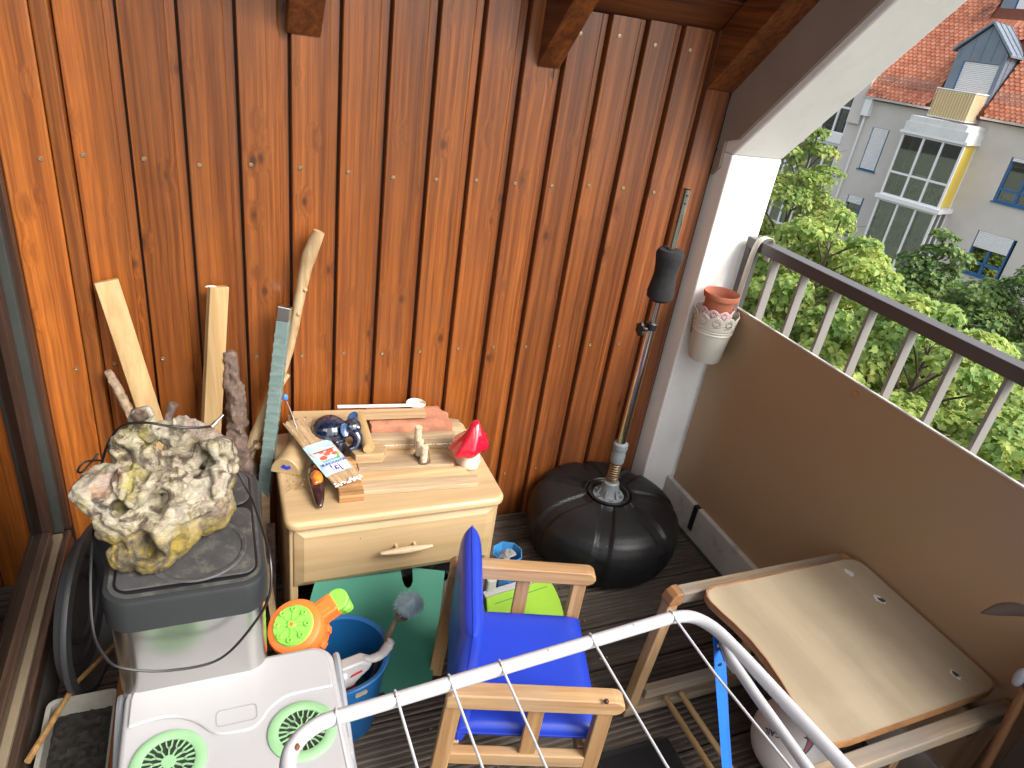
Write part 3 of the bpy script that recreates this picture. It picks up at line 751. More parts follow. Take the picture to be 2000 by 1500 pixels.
tree('dark green maple low between the near trees and the facade', (14.6, 8.5, -2.8), 3.2, 4.0, 60, ML1, .16, 18, (.5, .8), 800, power=.5)
tree('olive maple low between the tall maple and the facade', (15.6, 15.0, -2.6), 2.8, 4.0, 40, ML1, .18, 19, (.5, .8), 800, power=.5)
tree('dense dark maple low in front of the facade at the far right', (15.4, 6.9, -2.0), 3.2, 4.2, 80, ML3, .15, 20, (.5, .8), 900, power=.45)
tree('dense green maple crown low under the lower blue window', (15.8, 10.0, -2.5), 2.8, 3.8, 60, ML3, .15, 21, (.5, .8), 900, power=.5)
# ================================================================== WOOD AND PLASTIC MATERIALS
M_beechz = wood('pale_beech_upright', (.54, .36, .17), (.45, .28, .115), 'Z', 70, 3, .5, knots=0, grain=.12, bs_=.05)
M_pinez = wood('pale_pine_upright', (.52, .355, .175), (.42, .265, .11), 'Z', 50, 2, .5, knots=0, grain=.15, bs_=.05)
M_drx = wood('yellow_varnished_wood', (.56, .40, .22), (.49, .335, .17), 'X', 24, 1.2, .38, knots=0, grain=.1, bs_=.03, coat=.15)
M_drz = wood('yellow_varnished_wood_side', (.52, .37, .20), (.45, .30, .15), 'Z', 24, 1.6, .4, knots=0, grain=.1, bs_=.03, coat=.15)
M_stripx = wood('raw_wood_strip', (.60, .42, .23), (.48, .31, .15), 'X', 60, 2, .6, knots=.25, grain=.2)
M_stripx2 = wood('grey_raw_wood_strip', (.53, .40, .25), (.42, .29, .17), 'X', 50, 2, .6, knots=.3, grain=.25)
M_endg = wood('larch_block', (.60, .34, .15), (.36, .17, .06), 'X', 110, 2, .6, knots=0, grain=.3)
M_dowel = wood('dowel_wood', (.55, .38, .18), (.45, .29, .12), 'Y', 60, 2, .5, knots=0, grain=.12)
M_branch = wood('peeled_branch', (.60, .44, .25), (.47, .31, .15), 'Z', 60, 3, .6, knots=.3, grain=.2, kscale=(14, 14, 6))
M_barkd = plain('rough_bark', (.115, .075, .055), .9, var=.4, nscale=25, bumps=1, bscale=70, dirt=(.28, .22, .19), dirt_amt=.6)
M_barkl = plain('scaly_twig', (.32, .23, .15), .9, var=.35, nscale=60, bumps=1, bscale=160, dirt=(.12, .08, .05), dirt_amt=.7)
M_chair = wood('chair_beech', (.50, .31, .145), (.37, .20, .085), 'X', 60, 2, .5, knots=0, grain=.2, weather=(.42, .33, .24), weather_amt=.35)
M_chairz = wood('chair_beech_upright', (.46, .28, .13), (.33, .18, .075), 'Z', 60, 2, .5, knots=0, grain=.2)
M_blue_vinyl = plain('blue_vinyl', (.012, .04, .40), .36, var=.05, nscale=4, bumps=.15, bscale=300)
M_black_pl = plain('black_textured_plastic', (.010, .010, .011), .40, var=.2, nscale=10, bumps=1, bscale=150, spec=.28)
M_black_sm = plain('black_smooth_plastic', (.010, .010, .011), .38, var=.1)
M_chrome = plain('chrome_tube', (.62, .60, .57), .16, metal=1, var=.03)
M_foam = plain('black_foam', (.014, .014, .015), .95, var=.3, nscale=60, bumps=1, bscale=500)
M_greyp = plain('grey_plastic', (.17, .19, .20), .45)
M_spring = plain('rusty_spring', (.35, .25, .15), .4, metal=.8)
M_bin = plain('brushed_stainless', (.50, .49, .47), .24, metal=1, var=.04, nscale=3)
M_lid = plain('dusty_dark_plastic', (.045, .045, .047), .6, var=.25, nscale=14, bumps=.3, bscale=200, dirt=(.13, .125, .10), dirt_amt=.75)
M_rim = plain('dark_lid_rim', (.022, .024, .026), .45, var=.1)
M_cool = plain('white_cooler_plastic', (.38, .375, .385), .38, var=.02, bumps=.08, bscale=400)
M_coolg = plain('grey_cooler_plastic', (.27, .28, .30), .45, var=.05)
M_vent = plain('pale_green_plastic', (.25, .45, .24), .42, var=.04)
M_lime = plain('lime_plastic', (.22, .60, .07), .42, var=.05)
M_orange = plain('orange_plastic', (.85, .17, .03), .42, var=.05)
M_ggrey = plain('light_grey_plastic', (.38, .37, .37), .45)
M_red = plain('red_plastic', (.45, .02, .02), .4)
M_bucket = plain('blue_bucket_plastic', (.008, .095, .27), .45, var=.06)
M_greenb = plain('green_board', (.015, .14, .088), .7, var=.06, nscale=3, dirt=(.02, .12, .07), dirt_amt=.15)
M_limebox = plain('lime_storage_box', (.28, .52, .045), .5, var=.04)
M_rackw = plain('white_lacquered_tube', (.44, .44, .46), .3, var=.03, dirt=(.30, .18, .10), dirt_amt=.12, nscale=14)
M_strut = plain('blue_metal_strut', (.015, .12, .48), .3, var=.05)
M_rust = plain('rust', (.16, .06, .025), .9)
M_potw = plain('cream_enamel', (.60, .57, .49), .42, var=.03)
M_pink = plain('pink_enamel', (.72, .52, .52), .45)
M_terra = plain('terracotta', (.42, .135, .07), .7, var=.08)
M_brick = plain('old_red_brick', (.45, .19, .11), .95, var=.22, nscale=25, bumps=1, bscale=90, dirt=(.22, .13, .10), dirt_amt=.6)
M_mushr = plain('red_ceramic_glaze', (.55, .008, .03), .12, var=.15, coat=1)
M_mushs = plain('unglazed_clay', (.62, .52, .42), .75, var=.05, bumps=.4, bscale=60)
M_glass_teal = plain('teal_tape', (.15, .215, .20), .5, var=.12, nscale=30, dirt=(.26, .30, .28), dirt_amt=.5)
M_soil = plain('dark_soil', (.016, .014, .012), .95, var=.8, nscale=80, bumps=1, bscale=150)
M_planter = plain('greyed_planter', (.28, .27, .23), .6, dirt=(.12, .11, .09), dirt_amt=.4)
M_cable = plain('black_cable', (.01, .01, .01), .35)
M_paper = plain('white_paper', (.75, .74, .72), .7)

# ================================================================== THINGS LEANING ON THE WALL
def lean_board(label, pt, pb, w_, t_, up, mat, at):
    return top('plank', MB().bar(pb, pt, w_, t_, up), mat, label, 'plank', at, bevel=.0015)
lean_board('smooth pale plank leaning left, just right of the window frame', (-.259, 1.852, .945), (-.092, 1.745, .005), .054, .018, (.25, -1, .1), M_beechz, (-.092, 1.745, 0))
b2 = thing('plank', 'upright pale plank with a torn white corner and a bright narrow edge', 'plank', (-.098, 1.76, 0))
obj('board', MB().bar((-.096, 1.752, .005), (-.004, 1.848, .931), .052, .018, (.52, -1, .1)), M_pinez, b2, bevel=.0015)
obj('torn_veneer', MB().sphere((-.022, 1.845, .932), .009, 8, 6, (1.6, .8, .35)), M_paper, b2, smooth=True)
def stick(label, pts, rs, mat, rough=.0, n=10, seed=1, cat='branch', name='branch', k=7):
    P = smooth_path(pts, k); m = len(P)-1
    rr = []
    for i in range(len(P)):
        f = i/m*(len(rs)-1); a = int(min(f, len(rs)-2)); t = f-a
        rr.append((rs[a]*(1-t)+rs[a+1]*t)*(1+rough*(noise.noise(Vector((P[i].x*30+seed, P[i].y*20, P[i].z*30))))))
    mb = MB().tube(P, rr, n)
    return mb
# long pale branch with side twig
mb = stick('', [(-.006, 1.72, .005), (.012, 1.75, .15), (.034, 1.79, .33), (.054, 1.81, .43), (.106, 1.825, .565), (.156, 1.835, .69), (.182, 1.84, .80), (.203, 1.84, .92), (.222, 1.842, 1.01), (.250, 1.842, 1.088)], [.016, .016, .017, .018, .014, .012, .013, .015, .019, .0165], M_branch, .15, 12)
br = thing('branch', 'long peeled pale branch, tallest of the sticks, bending right at its top', 'branch', (.012, 1.72, 0))
obj('stem', mb, M_branch, br, smooth=True, angle=50)
obj('twig', MB().tube(smooth_path([(.128, 1.83, .60), (.148, 1.835, .635), (.168, 1.84, .665)], 4), [.009]*4+[.007]*4+[.006], 8), M_branch, br, smooth=True)
obj('knot', MB().sphere((.076, 1.80, .455), .012, 8, 6), M_branch, br, smooth=True)
obj('knot', MB().sphere((.213, 1.828, .93), .007, 8, 6).sphere((.196, 1.825, .86), .006, 8, 6), M_branch, br, smooth=True)
def rough_branch(pts, rs, amp, freq, seed, n=20, k=14):
    P = smooth_path(pts, k); m = len(P)-1; mb = MB(); vs = []
    x = Vector((1, 0, 0))
    for i, p in enumerate(P):
        t = (P[min(i+1, m)]-P[max(i-1, 0)]).normalized(); x = (x-t*x.dot(t)).normalized(); y = t.cross(x)
        f = i/m*(len(rs)-1); a = int(min(f, len(rs)-2)); r = rs[a]*(1-f+a)+rs[a+1]*(f-a)
        for j in range(n):
            an = 2*math.pi*j/n; d = x*math.cos(an)+y*math.sin(an)
            q = p+d*r; nn = noise.fractal(Vector((q.x*freq+seed, q.y*freq, q.z*freq*.55)), 1, 2, 4)
            vs.append(p+d*(r+amp*nn))
    fs = [(i*n+j, i*n+(j+1) % n, (i+1)*n+(j+1) % n, (i+1)*n+j) for i in range(m) for j in range(n)]+[tuple(range(n))[::-1], tuple(range(m*n, m*n+n))]
    return mb.add(vs, fs)
bk = thing('branch', 'thick dark branch with flaking bark right of the upright plank', 'branch', (.04, 1.75, 0))
obj('stem', rough_branch([(.05, 1.72, .005), (.035, 1.76, .2), (.040, 1.80, .36), (.022, 1.815, .47), (.026, 1.82, .56), (.018, 1.83, .66), (.012, 1.835, .748)], [.036, .036, .036, .027, .025, .022, .011], .010, 60, 3, 28, 22), M_barkd, bk, smooth=True, angle=50)
obj('twig_stub', rough_branch([(.045, 1.80, .43), (.068, 1.80, .455), (.072, 1.80, .475)], [.012, .008, .005], .003, 80, 5, 10, 6), M_barkd, bk, smooth=True)
top('branch', rough_branch([(-.12, 1.70, .005), (-.165, 1.75, .25), (-.215, 1.80, .48), (-.245, 1.815, .60), (-.280, 1.83, .706)], [.015, .015, .013, .0125, .010], .004, 130, 8, 14, 16), M_barkl, 'thin scaly stick leaning left beside the leftmost plank', 'branch', (-.12, 1.70, 0), smooth=True, angle=50)
top('branch', rough_branch([(-.17, 1.74, .005), (-.175, 1.78, .25), (-.165, 1.80, .47), (-.150, 1.82, .56), (-.134, 1.83, .598)], [.012, .012, .012, .010, .013], .004, 90, 12, 12, 10), M_barkd, 'short brown forked stick ending just right of the leftmost plank', 'branch', (-.17, 1.74, 0), smooth=True, angle=50)
mt = thing('metal_bar', 'square metal bar wrapped in pale teal tape, leaning against the wall', 'metal bar', (.045, 1.70, 0))
obj('tape', MB().bar((.045, 1.70, .004), (.155, 1.815, .845), .034, .026, (-.35, -1, .1)), M_glass_teal, mt, bevel=.002)
obj('bare_end', MB().bar((.155, 1.815, .8455), (.1605, 1.82, .884), .033, .025, (-.35, -1, .1)), M_steel, mt, bevel=.001)
pa, pb_ = Vector((.045, 1.70, .004)), Vector((.155, 1.815, .845)); dd = (pb_-pa)
for k in range(26):
    f = .12+k*.033; c = pa+dd*f
    obj('tape_lap', MB().bar(c, c+dd*.012, .0355, .0275, (-.35, -1, .1)), M_glass_teal, mt, bevel=.001)
# scraps on the floor between dresser and bin
top('wood_scrap', MB().bar((.075, 1.60, .02), (.092, 1.74, .34), .022, .010, (0, -1, 0)), M_stripx, 'short wood strip standing in the dark gap left of the dresser', 'wood scrap', (.075, 1.60, 0))
for i, (a, b, w_) in enumerate((((.085, 1.50, .03), (.10, 1.68, .26), .022), ((.095, 1.44, .01), (.08, 1.62, .18), .018))):
    top('wood_scrap', MB().bar(a, b, w_, .012, (0, -1, 0)), M_beechz if i else M_barkd, ('darker wood scrap lowest in the gap left of the dresser', 'pale wood scrap near the floor in the gap beside the dresser')[i], 'wood scrap', (a[0], a[1], 0))

# ================================================================== DRESSER
dr = thing('dresser', 'low pale wooden dresser with one drawer and a spindle handle, standing against the wall', 'dresser', (.42, 1.65, 0))
XL, XR, YF, YB, ZT = .118, .722, 1.425, 1.862, .455
rr2 = rrect(XL, YF, XR, YB, .035)
obj('tabletop', MB().prism(rr2, 'z', .427, ZT), M_drx, dr, bevel=.010, seg=4, smooth=True, angle=40)
obj('side_panel', MB().box((XL+.012, YF+.025, .0), (XL+.034, YB-.01, .4265)), M_drz, dr, bevel=.004)
obj('side_panel', MB().box((XR-.034, YF+.025, .0), (XR-.012, YB-.01, .4265)), M_drz, dr, bevel=.004)
obj('back_panel', MB().box((XL+.035, YB-.022, .05), (XR-.035, YB-.012, .426)), M_drz, dr)
obj('drawer_box', MB().box((XL+.04, YF+.045, .235), (XR-.04, YB-.06, .40)), M_drx, dr)
# drawer front with bevelled border
m = MB(); x0, x1, z0, z1 = XL+.020, XR-.022, .222, .4235
def ring(ix, iz, y): return [(x0+ix, y, z0+iz), (x1-ix, y, z0+iz), (x1-ix, y, z1-iz), (x0+ix, y, z1-iz)]
rs = [ring(0, 0, YF+.044), ring(0, 0, YF+.026), ring(.004, .004, YF+.020), ring(.028, .024, YF+.010), ring(.032, .028, YF+.010)]
vs = sum(rs, []); fs = [(3, 2, 1, 0)]
for k in range(4):
    for j in range(4): fs.append((k*4+j, k*4+(j+1) % 4, (k+1)*4+(j+1) % 4, (k+1)*4+j))
fs.append((16, 17, 18, 19)); m.add(vs, fs)
dw = obj('drawer_front', m, M_drx, dr)
M_hand = wood('handle_wood', (.66, .50, .33), (.55, .36, .20), 'X', 60, 2, .45, knots=0)
hp = [(.0005, -.075), (.004, -.073), (.0065, -.06), (.009, -.03), (.0105, 0), (.009, .03), (.0065, .06), (.004, .073), (.0005, .075)]
obj('handle', MB().lathe(hp, 14, (.436, YF-.014, .330), Matrix.Rotation(R(90), 3, 'Y')).cyl((.41, YF+.012, .331), .005, .024, 10, Matrix.Rotation(R(90), 3, 'X')).cyl((.462, YF+.012, .329), .005, .024, 10, Matrix.Rotation(R(90), 3, 'X')), M_hand, dw, smooth=True)
obj('crack', MB().bar((.309, YF+.0195, .4), (.312, YF+.0095, .37), .0012, .0015, (0, -1, 0)), M_dark, dw)

# ================================================================== ON THE DRESSER
Z = ZT+.0005
def slab(name, label, cat, quad, z, h, mat, group=None, bevel=.0015, **k):
    m = MB().prism(quad, 'z', z, z+h)
    cx = sum(p[0] for p in quad)/len(quad); cy = sum(p[1] for p in quad)/len(quad)
    return top(name, m, mat, label, cat, (cx, cy, z), group, bevel=bevel, **k)
def ccw(q): return q
# brick
m = MB(); n1, n2, n3 = 26, 14, 8
def bpos(u, v, w_):
    x = .398+.255*u; y = 1.765+.108*v - .022*u; z = Z+.062*w_
    p = Vector((x, y, z)); e = min(u, 1-u)*.25, min(v, 1-v)*.11, min(w_, 1-w_)*.062
    edge = sum(1 for q in e if q < .004)
    d = noise.fractal(p*38, 1, 2, 4)*.0035+noise.noise(p*14)*.004
    c = Vector((.525, 1.81, Z+.031)); s = (p-c); s.normalize()
    p = p+s*d
    if u > .93 and v > .6: p.x -= (u-.93)*.45*(v-.6)/.4*1.2
    if edge >= 2: p = p-(p-c).normalized()*(.003+.003*abs(noise.noise(p*50)))
    p.z = max(p.z, Z)
    return p
def grid_face(f, a, b):
    vs = [f(i/a, j/b) for i in range(a+1) for j in range(b+1)]
    return vs, [(i*(b+1)+j, (i+1)*(b+1)+j, (i+1)*(b+1)+j+1, i*(b+1)+j+1) for i in range(a) for j in range(b)]
for f, a, b, flip in ((lambda i, j: bpos(i, j, 1), n1, n2, 0), (lambda i, j: bpos(i, 0, j), n1, n3, 0), (lambda i, j: bpos(i, 1, j), n1, n3, 1), (lambda i, j: bpos(0, i, j), n2, n3, 1), (lambda i, j: bpos(1, i, j), n2, n3, 0), (lambda i, j: bpos(i, j, 0), n1, n2, 1)):
    vs, fs = grid_face(f, a, b)
    m.add(vs, [q[::-1] for q in fs] if flip else fs)
top('brick', m, M_brick, 'worn red brick lying at the back of the dresser against the wall', 'brick', (.52, 1.81, Z), smooth=True, angle=50)
top('tealight_dish', MB().lathe([(.0005, .004), (.022, .004), (.027, .014), (.030, .017), (.0315, .016), (.029, .011), (.024, .0), (.0005, 0)], 28, (.556, 1.845, Z+.066)), M_potw, 'small round cream dish lying on the brick', 'dish', (.556, 1.845, Z+.066), smooth=True)
slab('wood_strip', 'long wooden strip resting across the brick at the very back of the dresser', 'wood strip', [(.176, 1.800), (.571, 1.772), (.573, 1.805), (.178, 1.838)], Z+.069, .018, M_stripx)
slab('wood_strip', 'thin white painted strip lying behind the long strip on the brick', 'wood strip', [(.31, 1.836), (.575, 1.812), (.576, 1.820), (.31, 1.845)], Z+.0875, .006, M_paper, bevel=0)
top('wood_block', MB().box((.165, 1.79, Z), (.215, 1.85, Z+.068)), M_stripx2, 'small wooden block under the left end of the long strip', 'wood block', (.19, 1.82, Z), bevel=.002)
slab('wood_scrap', 'pale offcut lying right of the brick behind the mushroom', 'wood scrap', [(.652, 1.74), (.700, 1.74), (.702, 1.835), (.655, 1.85)], Z, .016, M_stripx2)
slab('wood_strip', 'pale strip lying in front of the brick, upper of the two split strips', 'wood strip', [(.362, 1.725), (.650, 1.695), (.655, 1.735), (.366, 1.765)], Z+.020, .018, M_stripx2)
slab('wood_strip', 'splintered strip underneath, with a torn white edge along its front', 'wood strip', [(.362, 1.722), (.650, 1.692), (.655, 1.735), (.366, 1.765)], Z, .0195, M_stripx)
m = MB(); rnd = random.Random(9)
for k in range(26):
    x = .37+.27*k/26; m.bar((x, 1.7205-.03*(x-.362)/.288, Z+.0195), (x+rnd.uniform(.003, .012), 1.7185-.03*(x-.362)/.288, Z+.0195+rnd.uniform(-.002, .002)), .0022, .0016)
top('splinters', m, M_paper, 'row of torn white fibres along the splintered strip', 'splinters', (.5, 1.71, Z+.019), kind='stuff')
slab('wood_strip', 'weathered strip under the little cork cylinders', 'wood strip', [(.335, 1.612), (.612, 1.588), (.613, 1.650), (.336, 1.672)], Z, .018, M_stripx2)
slab('wood_strip', 'plain strip between the cork cylinders and the front strip', 'wood strip', [(.330, 1.563), (.645, 1.535), (.642, 1.586), (.332, 1.610)], Z, .010, M_stripx)
slab('wood_strip', 'front strip with wavy grain, nearest the dresser edge', 'wood strip', [(.326, 1.512), (.655, 1.490), (.667, 1.532), (.330, 1.560)], Z, .014, M_stripx2)
# ceramic block: larch end piece
slab('wood_block', 'stack of striped larch end pieces under the skewer pack', 'wood block', [(.262, 1.490), (.328, 1.490), (.330, 1.66), (.268, 1.66)], Z, .030, M_endg)
# small house-shaped block
m = MB(); m.prism([(.33, 1.635), (.405, 1.628), (.425, 1.66), (.405, 1.70), (.31, 1.71)], 'z', Z+.019, Z+.048)
top('wood_block', m, M_stripx, 'angular pale block with a slanted face, right of the elephant', 'wood block', (.37, 1.66, Z+.019), bevel=.002)
top('dowel', MB().tube([(.368, 1.640, Z+.064), (.368, 1.80, Z+.078)], .0165, 20), M_dowel, 'short round dowel lying front to back beside the elephant figurine', 'dowel', (.35, 1.7, Z+.05), bevel=.001)
# half-round block with blue sticker
hb = thing('wood_block', 'half-round wooden block with a blue sticker at the left rear of the dresser', 'wood block', (.165, 1.72, Z))
m = MB(); arc = [(-.042+.0, 0)]+[(.042*math.cos(R(180-a)), .050*math.sin(R(a))) for a in range(0, 181, 12)]
ang = R(62); d = Vector((math.cos(ang), math.sin(ang), 0))
Mx = Matrix(((math.sin(ang), 0, math.cos(ang)), (-math.cos(ang), 0, math.sin(ang)), (0, 1, 0)))
vs = []; nA = len(arc)
for t in (-.06, .085):
    for (a, b) in arc: vs.append(Vector((.168, 1.70, Z))+Mx @ Vector((a, b, t)))
m.add(vs, [tuple(range(nA)), tuple(range(2*nA-1, nA-1, -1))]+[(i, nA+i, nA+(i+1) % nA, (i+1) % nA) for i in range(nA)])
obj('body', m, M_drx, hb, bevel=.002, smooth=True)
m = MB(); vs = [Vector((.168, 1.70, Z))+Mx @ Vector((a, b, -.0606)) for a, b in ((-.014, .020), (.004, .014), (.016, .022), (.014, .030), (.002, .026), (-.004, .032))]
m.add(vs, [tuple(range(6))]); obj('sticker', m, plain('blue_sticker', (.02, .05, .5), .4), hb, solid=.0006)
# straw wisps
m = MB(); rnd = random.Random(4)
for k in range(22):
    a = Vector((.165+rnd.uniform(-.03, .02), 1.59+rnd.uniform(-.03, .04), Z+rnd.uniform(.001, .01))); b = a+Vector((rnd.uniform(-.03, .035), rnd.uniform(-.03, .03), rnd.uniform(-.002, .02))); b.z = max(b.z, Z+.001)
    m.tube([a, a.lerp(b, .5)+Vector((0, 0, .004)), b], .0006, 3)
top('straw_wisps', m, M_bamboo, 'little tangle of dry straw on the dresser by the half-round block', 'straw', (.17, 1.6, Z), kind='stuff')
# skewer pack
sk = thing('skewer_pack', 'opened pack of wooden skewers with a pale blue printed label, lying diagonally', 'skewer pack', (.25, 1.66, Z))
p_t = Vector((.184, 1.775, .545)); p_b = Vector((.290, 1.522, .499)); ax_ = (p_b-p_t); Ls = ax_.length; ex = ax_.normalized(); ey = Vector((0, 0, 1)).cross(ex).normalized(); ez = ex.cross(ey)
def sp(a, b, c=0): return p_t+ex*(a*Ls)+ey*b+ez*c
M_skew = wood('skewer_wood', (.66, .48, .29), (.52, .34, .18), 'Y', 60, 2, .6, knots=0)
for k in range(19):
    for lay in range(2):
        b = -.038+k*.0042+(.002 if lay else 0)
        o_ = obj('skewer', MB().tube([sp(-.0+random.uniform(-.03, .01), b, lay*.003), sp(.985, b, lay*.003)], .0019, 5), M_skew, sk)
m = MB(); nn = 10
# wrapper film (label)
def film(a0, a1, h, mat, nm, cut=None):
    m = MB(); vs = []
    for i in range(2):
        a = (a0, a1)[i]
        for j in range(nn+1):
            t = j/nn; b = -.043+.086*t; c = .0068+h-.005*(2*t-1)**6; vs.append(sp(a, b, c))
    m.add(vs, [(j, j+1, nn+2+j, nn+1+j) for j in range(nn)]); return obj(nm, m, mat, sk, smooth=True, angle=180)
M_lab = plain('pale_blue_label', (.36, .52, .60), .3, var=.25, nscale=30)
film(.40, .86, .0, M_lab, 'label')
def patch(quad, mat, nm, h=.0075):
    m = MB(); m.add([sp(a, b*1.25, h) for a, b in quad], [tuple(range(len(quad)))]); return obj(nm, m, mat, sk)
M_navy = plain('navy_print', (.05, .03, .30), .5); M_foodr = plain('food_print_red', (.75, .10, .05), .5); M_foodp = plain('food_print_pink', (.70, .45, .45), .5)
patch([(.74, -.020), (.74, .026), (.84, .026), (.84, -.024)], M_paper, 'white_field')
patch([(.52, -.032), (.48, .0), (.53, .030), (.66, .026), (.66, -.020)], M_foodp, 'food_picture', .0074)
for (a, b, r) in ((.56, .012, .009), (.59, .001, .008), (.63, -.012, .009), (.61, .018, .007), (.55, -.008, .006)):
    m = MB(); m.add([sp(a+r/Ls*math.cos(t)*.9, (b+r*math.sin(t))*1.25, .0078) for t in [i*math.pi/5 for i in range(10)]], [tuple(range(10))]); obj('food_print', m, M_foodr, sk)
patch([(.53, -.026), (.53, .024), (.545, .025), (.545, -.026)], plain('skewer_print', (.12, .06, .05), .5), 'food_print', .0079)
patch([(.62, .022), (.60, .028), (.68, .022), (.69, .014)], plain('herb_print', (.15, .35, .08), .5), 'food_print', .0079)
def text_mb(body, size, o_, xd, yd, bold=0):
    cu = bpy.data.curves.new('t', 'FONT'); cu.body = body; cu.size = size; cu.align_x = 'CENTER'; cu.align_y = 'CENTER'; cu.resolution_u = 2; cu.offset = bold
    ob = bpy.data.objects.new('t', cu); col.objects.link(ob)
    dg = bpy.context.evaluated_depsgraph_get(); me = bpy.data.meshes.new_from_object(ob.evaluated_get(dg))
    m = MB(); m.add([Vector(o_)+Vector(xd)*v.co.x+Vector(yd)*v.co.y for v in me.vertices], [tuple(p.vertices) for p in me.polygons])
    bpy.data.objects.remove(ob); return m
obj('lettering', text_mb('ja!', .033, sp(.79, -.004, .0082), -ey, -ex, .0006), M_navy, sk)
obj('lettering', text_mb('SCHASCHLIK', .0135, sp(.725, .0, .0082), -ey, -ex, .0002), M_navy, sk)
obj('lettering', text_mb('SPIESSE HOLZ', .0085, sp(.68, .0, .0082), -ey, -ex, .0001), plain('green_print', (.02, .22, .20), .5), sk)
m = MB(); rnd = random.Random(2)
for k in range(26):
    b = -.042+.084*k/25; m.sphere(sp(1.0+rnd.uniform(-.02, .02), b, .003+rnd.uniform(-.003, .004)), rnd.uniform(.0025, .005), 5, 4, (1, 1, .6))
obj('torn_film', m, M_paper, sk, kind='stuff')
# steel skewer with blue head
pk = thing('skewer', 'thin metal skewer with a blue plastic head standing over the left rear corner', 'skewer', (.186, 1.72, .50))
pa, pb_ = Vector((.190, 1.715, .52)), Vector((.160, 1.80, .598))
obj('rod', MB().tube([pa, pb_], .0012, 6), M_steel, pk)
obj('head', MB().sphere(pb_+Vector((-.004, .008, .010)), .010, 10, 8, (.8, .6, 1.1)), plain('blue_head', (.06, .22, .65), .35), pk, smooth=True)
top('red_peg', MB().bar((.24, 1.80, Z+.055), (.275, 1.80, Z+.055), .014, .014), plain('faded_red', (.50, .08, .06), .6), 'faded red peg half hidden behind the elephant', 'peg', (.25, 1.80, Z), bevel=.003)

# elephant figurine
el = thing('elephant_figurine', 'glossy dark blue ceramic elephant with raised ears', 'figurine', (.30, 1.70, Z))
m_, nt, bs = new_mat('dark_blue_glaze'); v = coords(nt); n1 = noise_t(nt, v, 45, 5, .65)
c = ramp(nt, n1, [(.35, (.004, .006, .016)), (.55, (.009, .015, .045)), (.68, (.07, .08, .05)), (.8, (.30, .32, .30))]); nt.links.new(c, bs.inputs['Base Color']); bs.inputs['Roughness'].default_value = .1; bs.inputs['Coat Weight'].default_value = 1
M_glaze = m_
M_glazel = plain('light_blue_glaze', (.05, .10, .22), .12, var=.4, nscale=60, coat=1)
def blob_union(parts, voxel, name, mat, parent, sub=0):
    """spheres/capsules merged into one continuous body by remesh"""
    m = MB()
    for q in parts:
        if q[0] == 's': m.sphere(q[1], q[2], 20, 14, q[3] if len(q) > 3 else (1, 1, 1))
        else: m.tube(q[1], q[2], 14)
    o = obj(name, m, mat, parent)
    r = o.modifiers.new('r', 'REMESH'); r.mode = 'VOXEL'; r.voxel_size = voxel; r.use_smooth_shade = True
    s = o.modifiers.new('s', 'SMOOTH'); s.iterations = 4; s.factor = .6
    return o
ex0, ey0 = .275, 1.728
blob_union([('s', (ex0-.004, ey0+.002, .534), .049, (1.08, 1.0, .92)), ('s', (ex0+.056, ey0-.018, .551), .028, (1, 1, 1)), ('s', (ex0+.030, ey0-.008, .540), .028),
            ('c', smooth_path([(ex0+.06, ey0-.03, .545), (ex0+.070, ey0-.045, .525), (ex0+.060, ey0-.055, .505), (ex0+.042, ey0-.055, .500)], 5), [.016, .014, .011]),
            ('c', [(ex0-.022, ey0-.02, .52), (ex0-.022, ey0-.022, Z)], [.015, .014]), ('c', [(ex0+.018, ey0-.038, .52), (ex0+.018, ey0-.042, Z)], [.015, .014]),
            ('c', [(ex0-.02, ey0+.024, .52), (ex0-.022, ey0+.026, Z)], [.015, .014]), ('c', [(ex0+.028, ey0+.010, .52), (ex0+.03, ey0+.012, Z)], [.015, .014])], .0022, 'body', M_glaze, el)
for (c_, ax2) in (((ex0+.030, ey0-.036, .556), (R(65), 0, R(20))), ((ex0+.062, ey0+.008, .572), (R(80), R(30), R(-20)))):
    rot = Matrix.Rotation(ax2[2], 3, 'Z') @ Matrix.Rotation(ax2[1], 3, 'Y') @ Matrix.Rotation(ax2[0], 3, 'X')
    obj('ear', MB().lathe([(.0005, .002), (.009, .0025), (.0165, .006), (.0175, .0055), (.0165, .003), (.009, -.0015), (.0005, -.002)], 18, c_, rot @ Matrix.Diagonal((.75, 1.15, 1))), M_glazel, el, smooth=True)
obj('star_patch', MB().sphere((ex0+.066, ey0-.036, .560), .009, 10, 8, (1, .5, .8)), plain('pale_glaze', (.5, .52, .42), .15, var=.4, nscale=120, coat=1), el, smooth=True)

# glazed bird: dark body with orange patch
bi = thing('ceramic_bird', 'glossy brown ceramic bird with an orange patch, beak towards the dresser edge', 'figurine', (.214, 1.55, Z))
blob_union([('c', smooth_path([(.221, 1.665, .472), (.217, 1.625, .482), (.213, 1.585, .487), (.212, 1.545, .482), (.211, 1.505, .474), (.210, 1.470, .466)], 5), [.006, .012, .018, .021, .022, .021, .019, .016, .012, .006])], .0018, 'body', plain('dark_brown_glaze', (.035, .014, .014), .12, var=.6, nscale=50, coat=1), bi)
blob_union([('s', (.213, 1.560, .497), .0175, (.95, 1.7, .8)), ('s', (.216, 1.595, .496), .013, (1, 1.5, 1)), ('s', (.208, 1.54, .498), .010, (1, 1.3, 1))], .0016, 'wing', plain('orange_glaze', (.70, .16, .015), .1, var=.55, nscale=55, coat=1), bi)

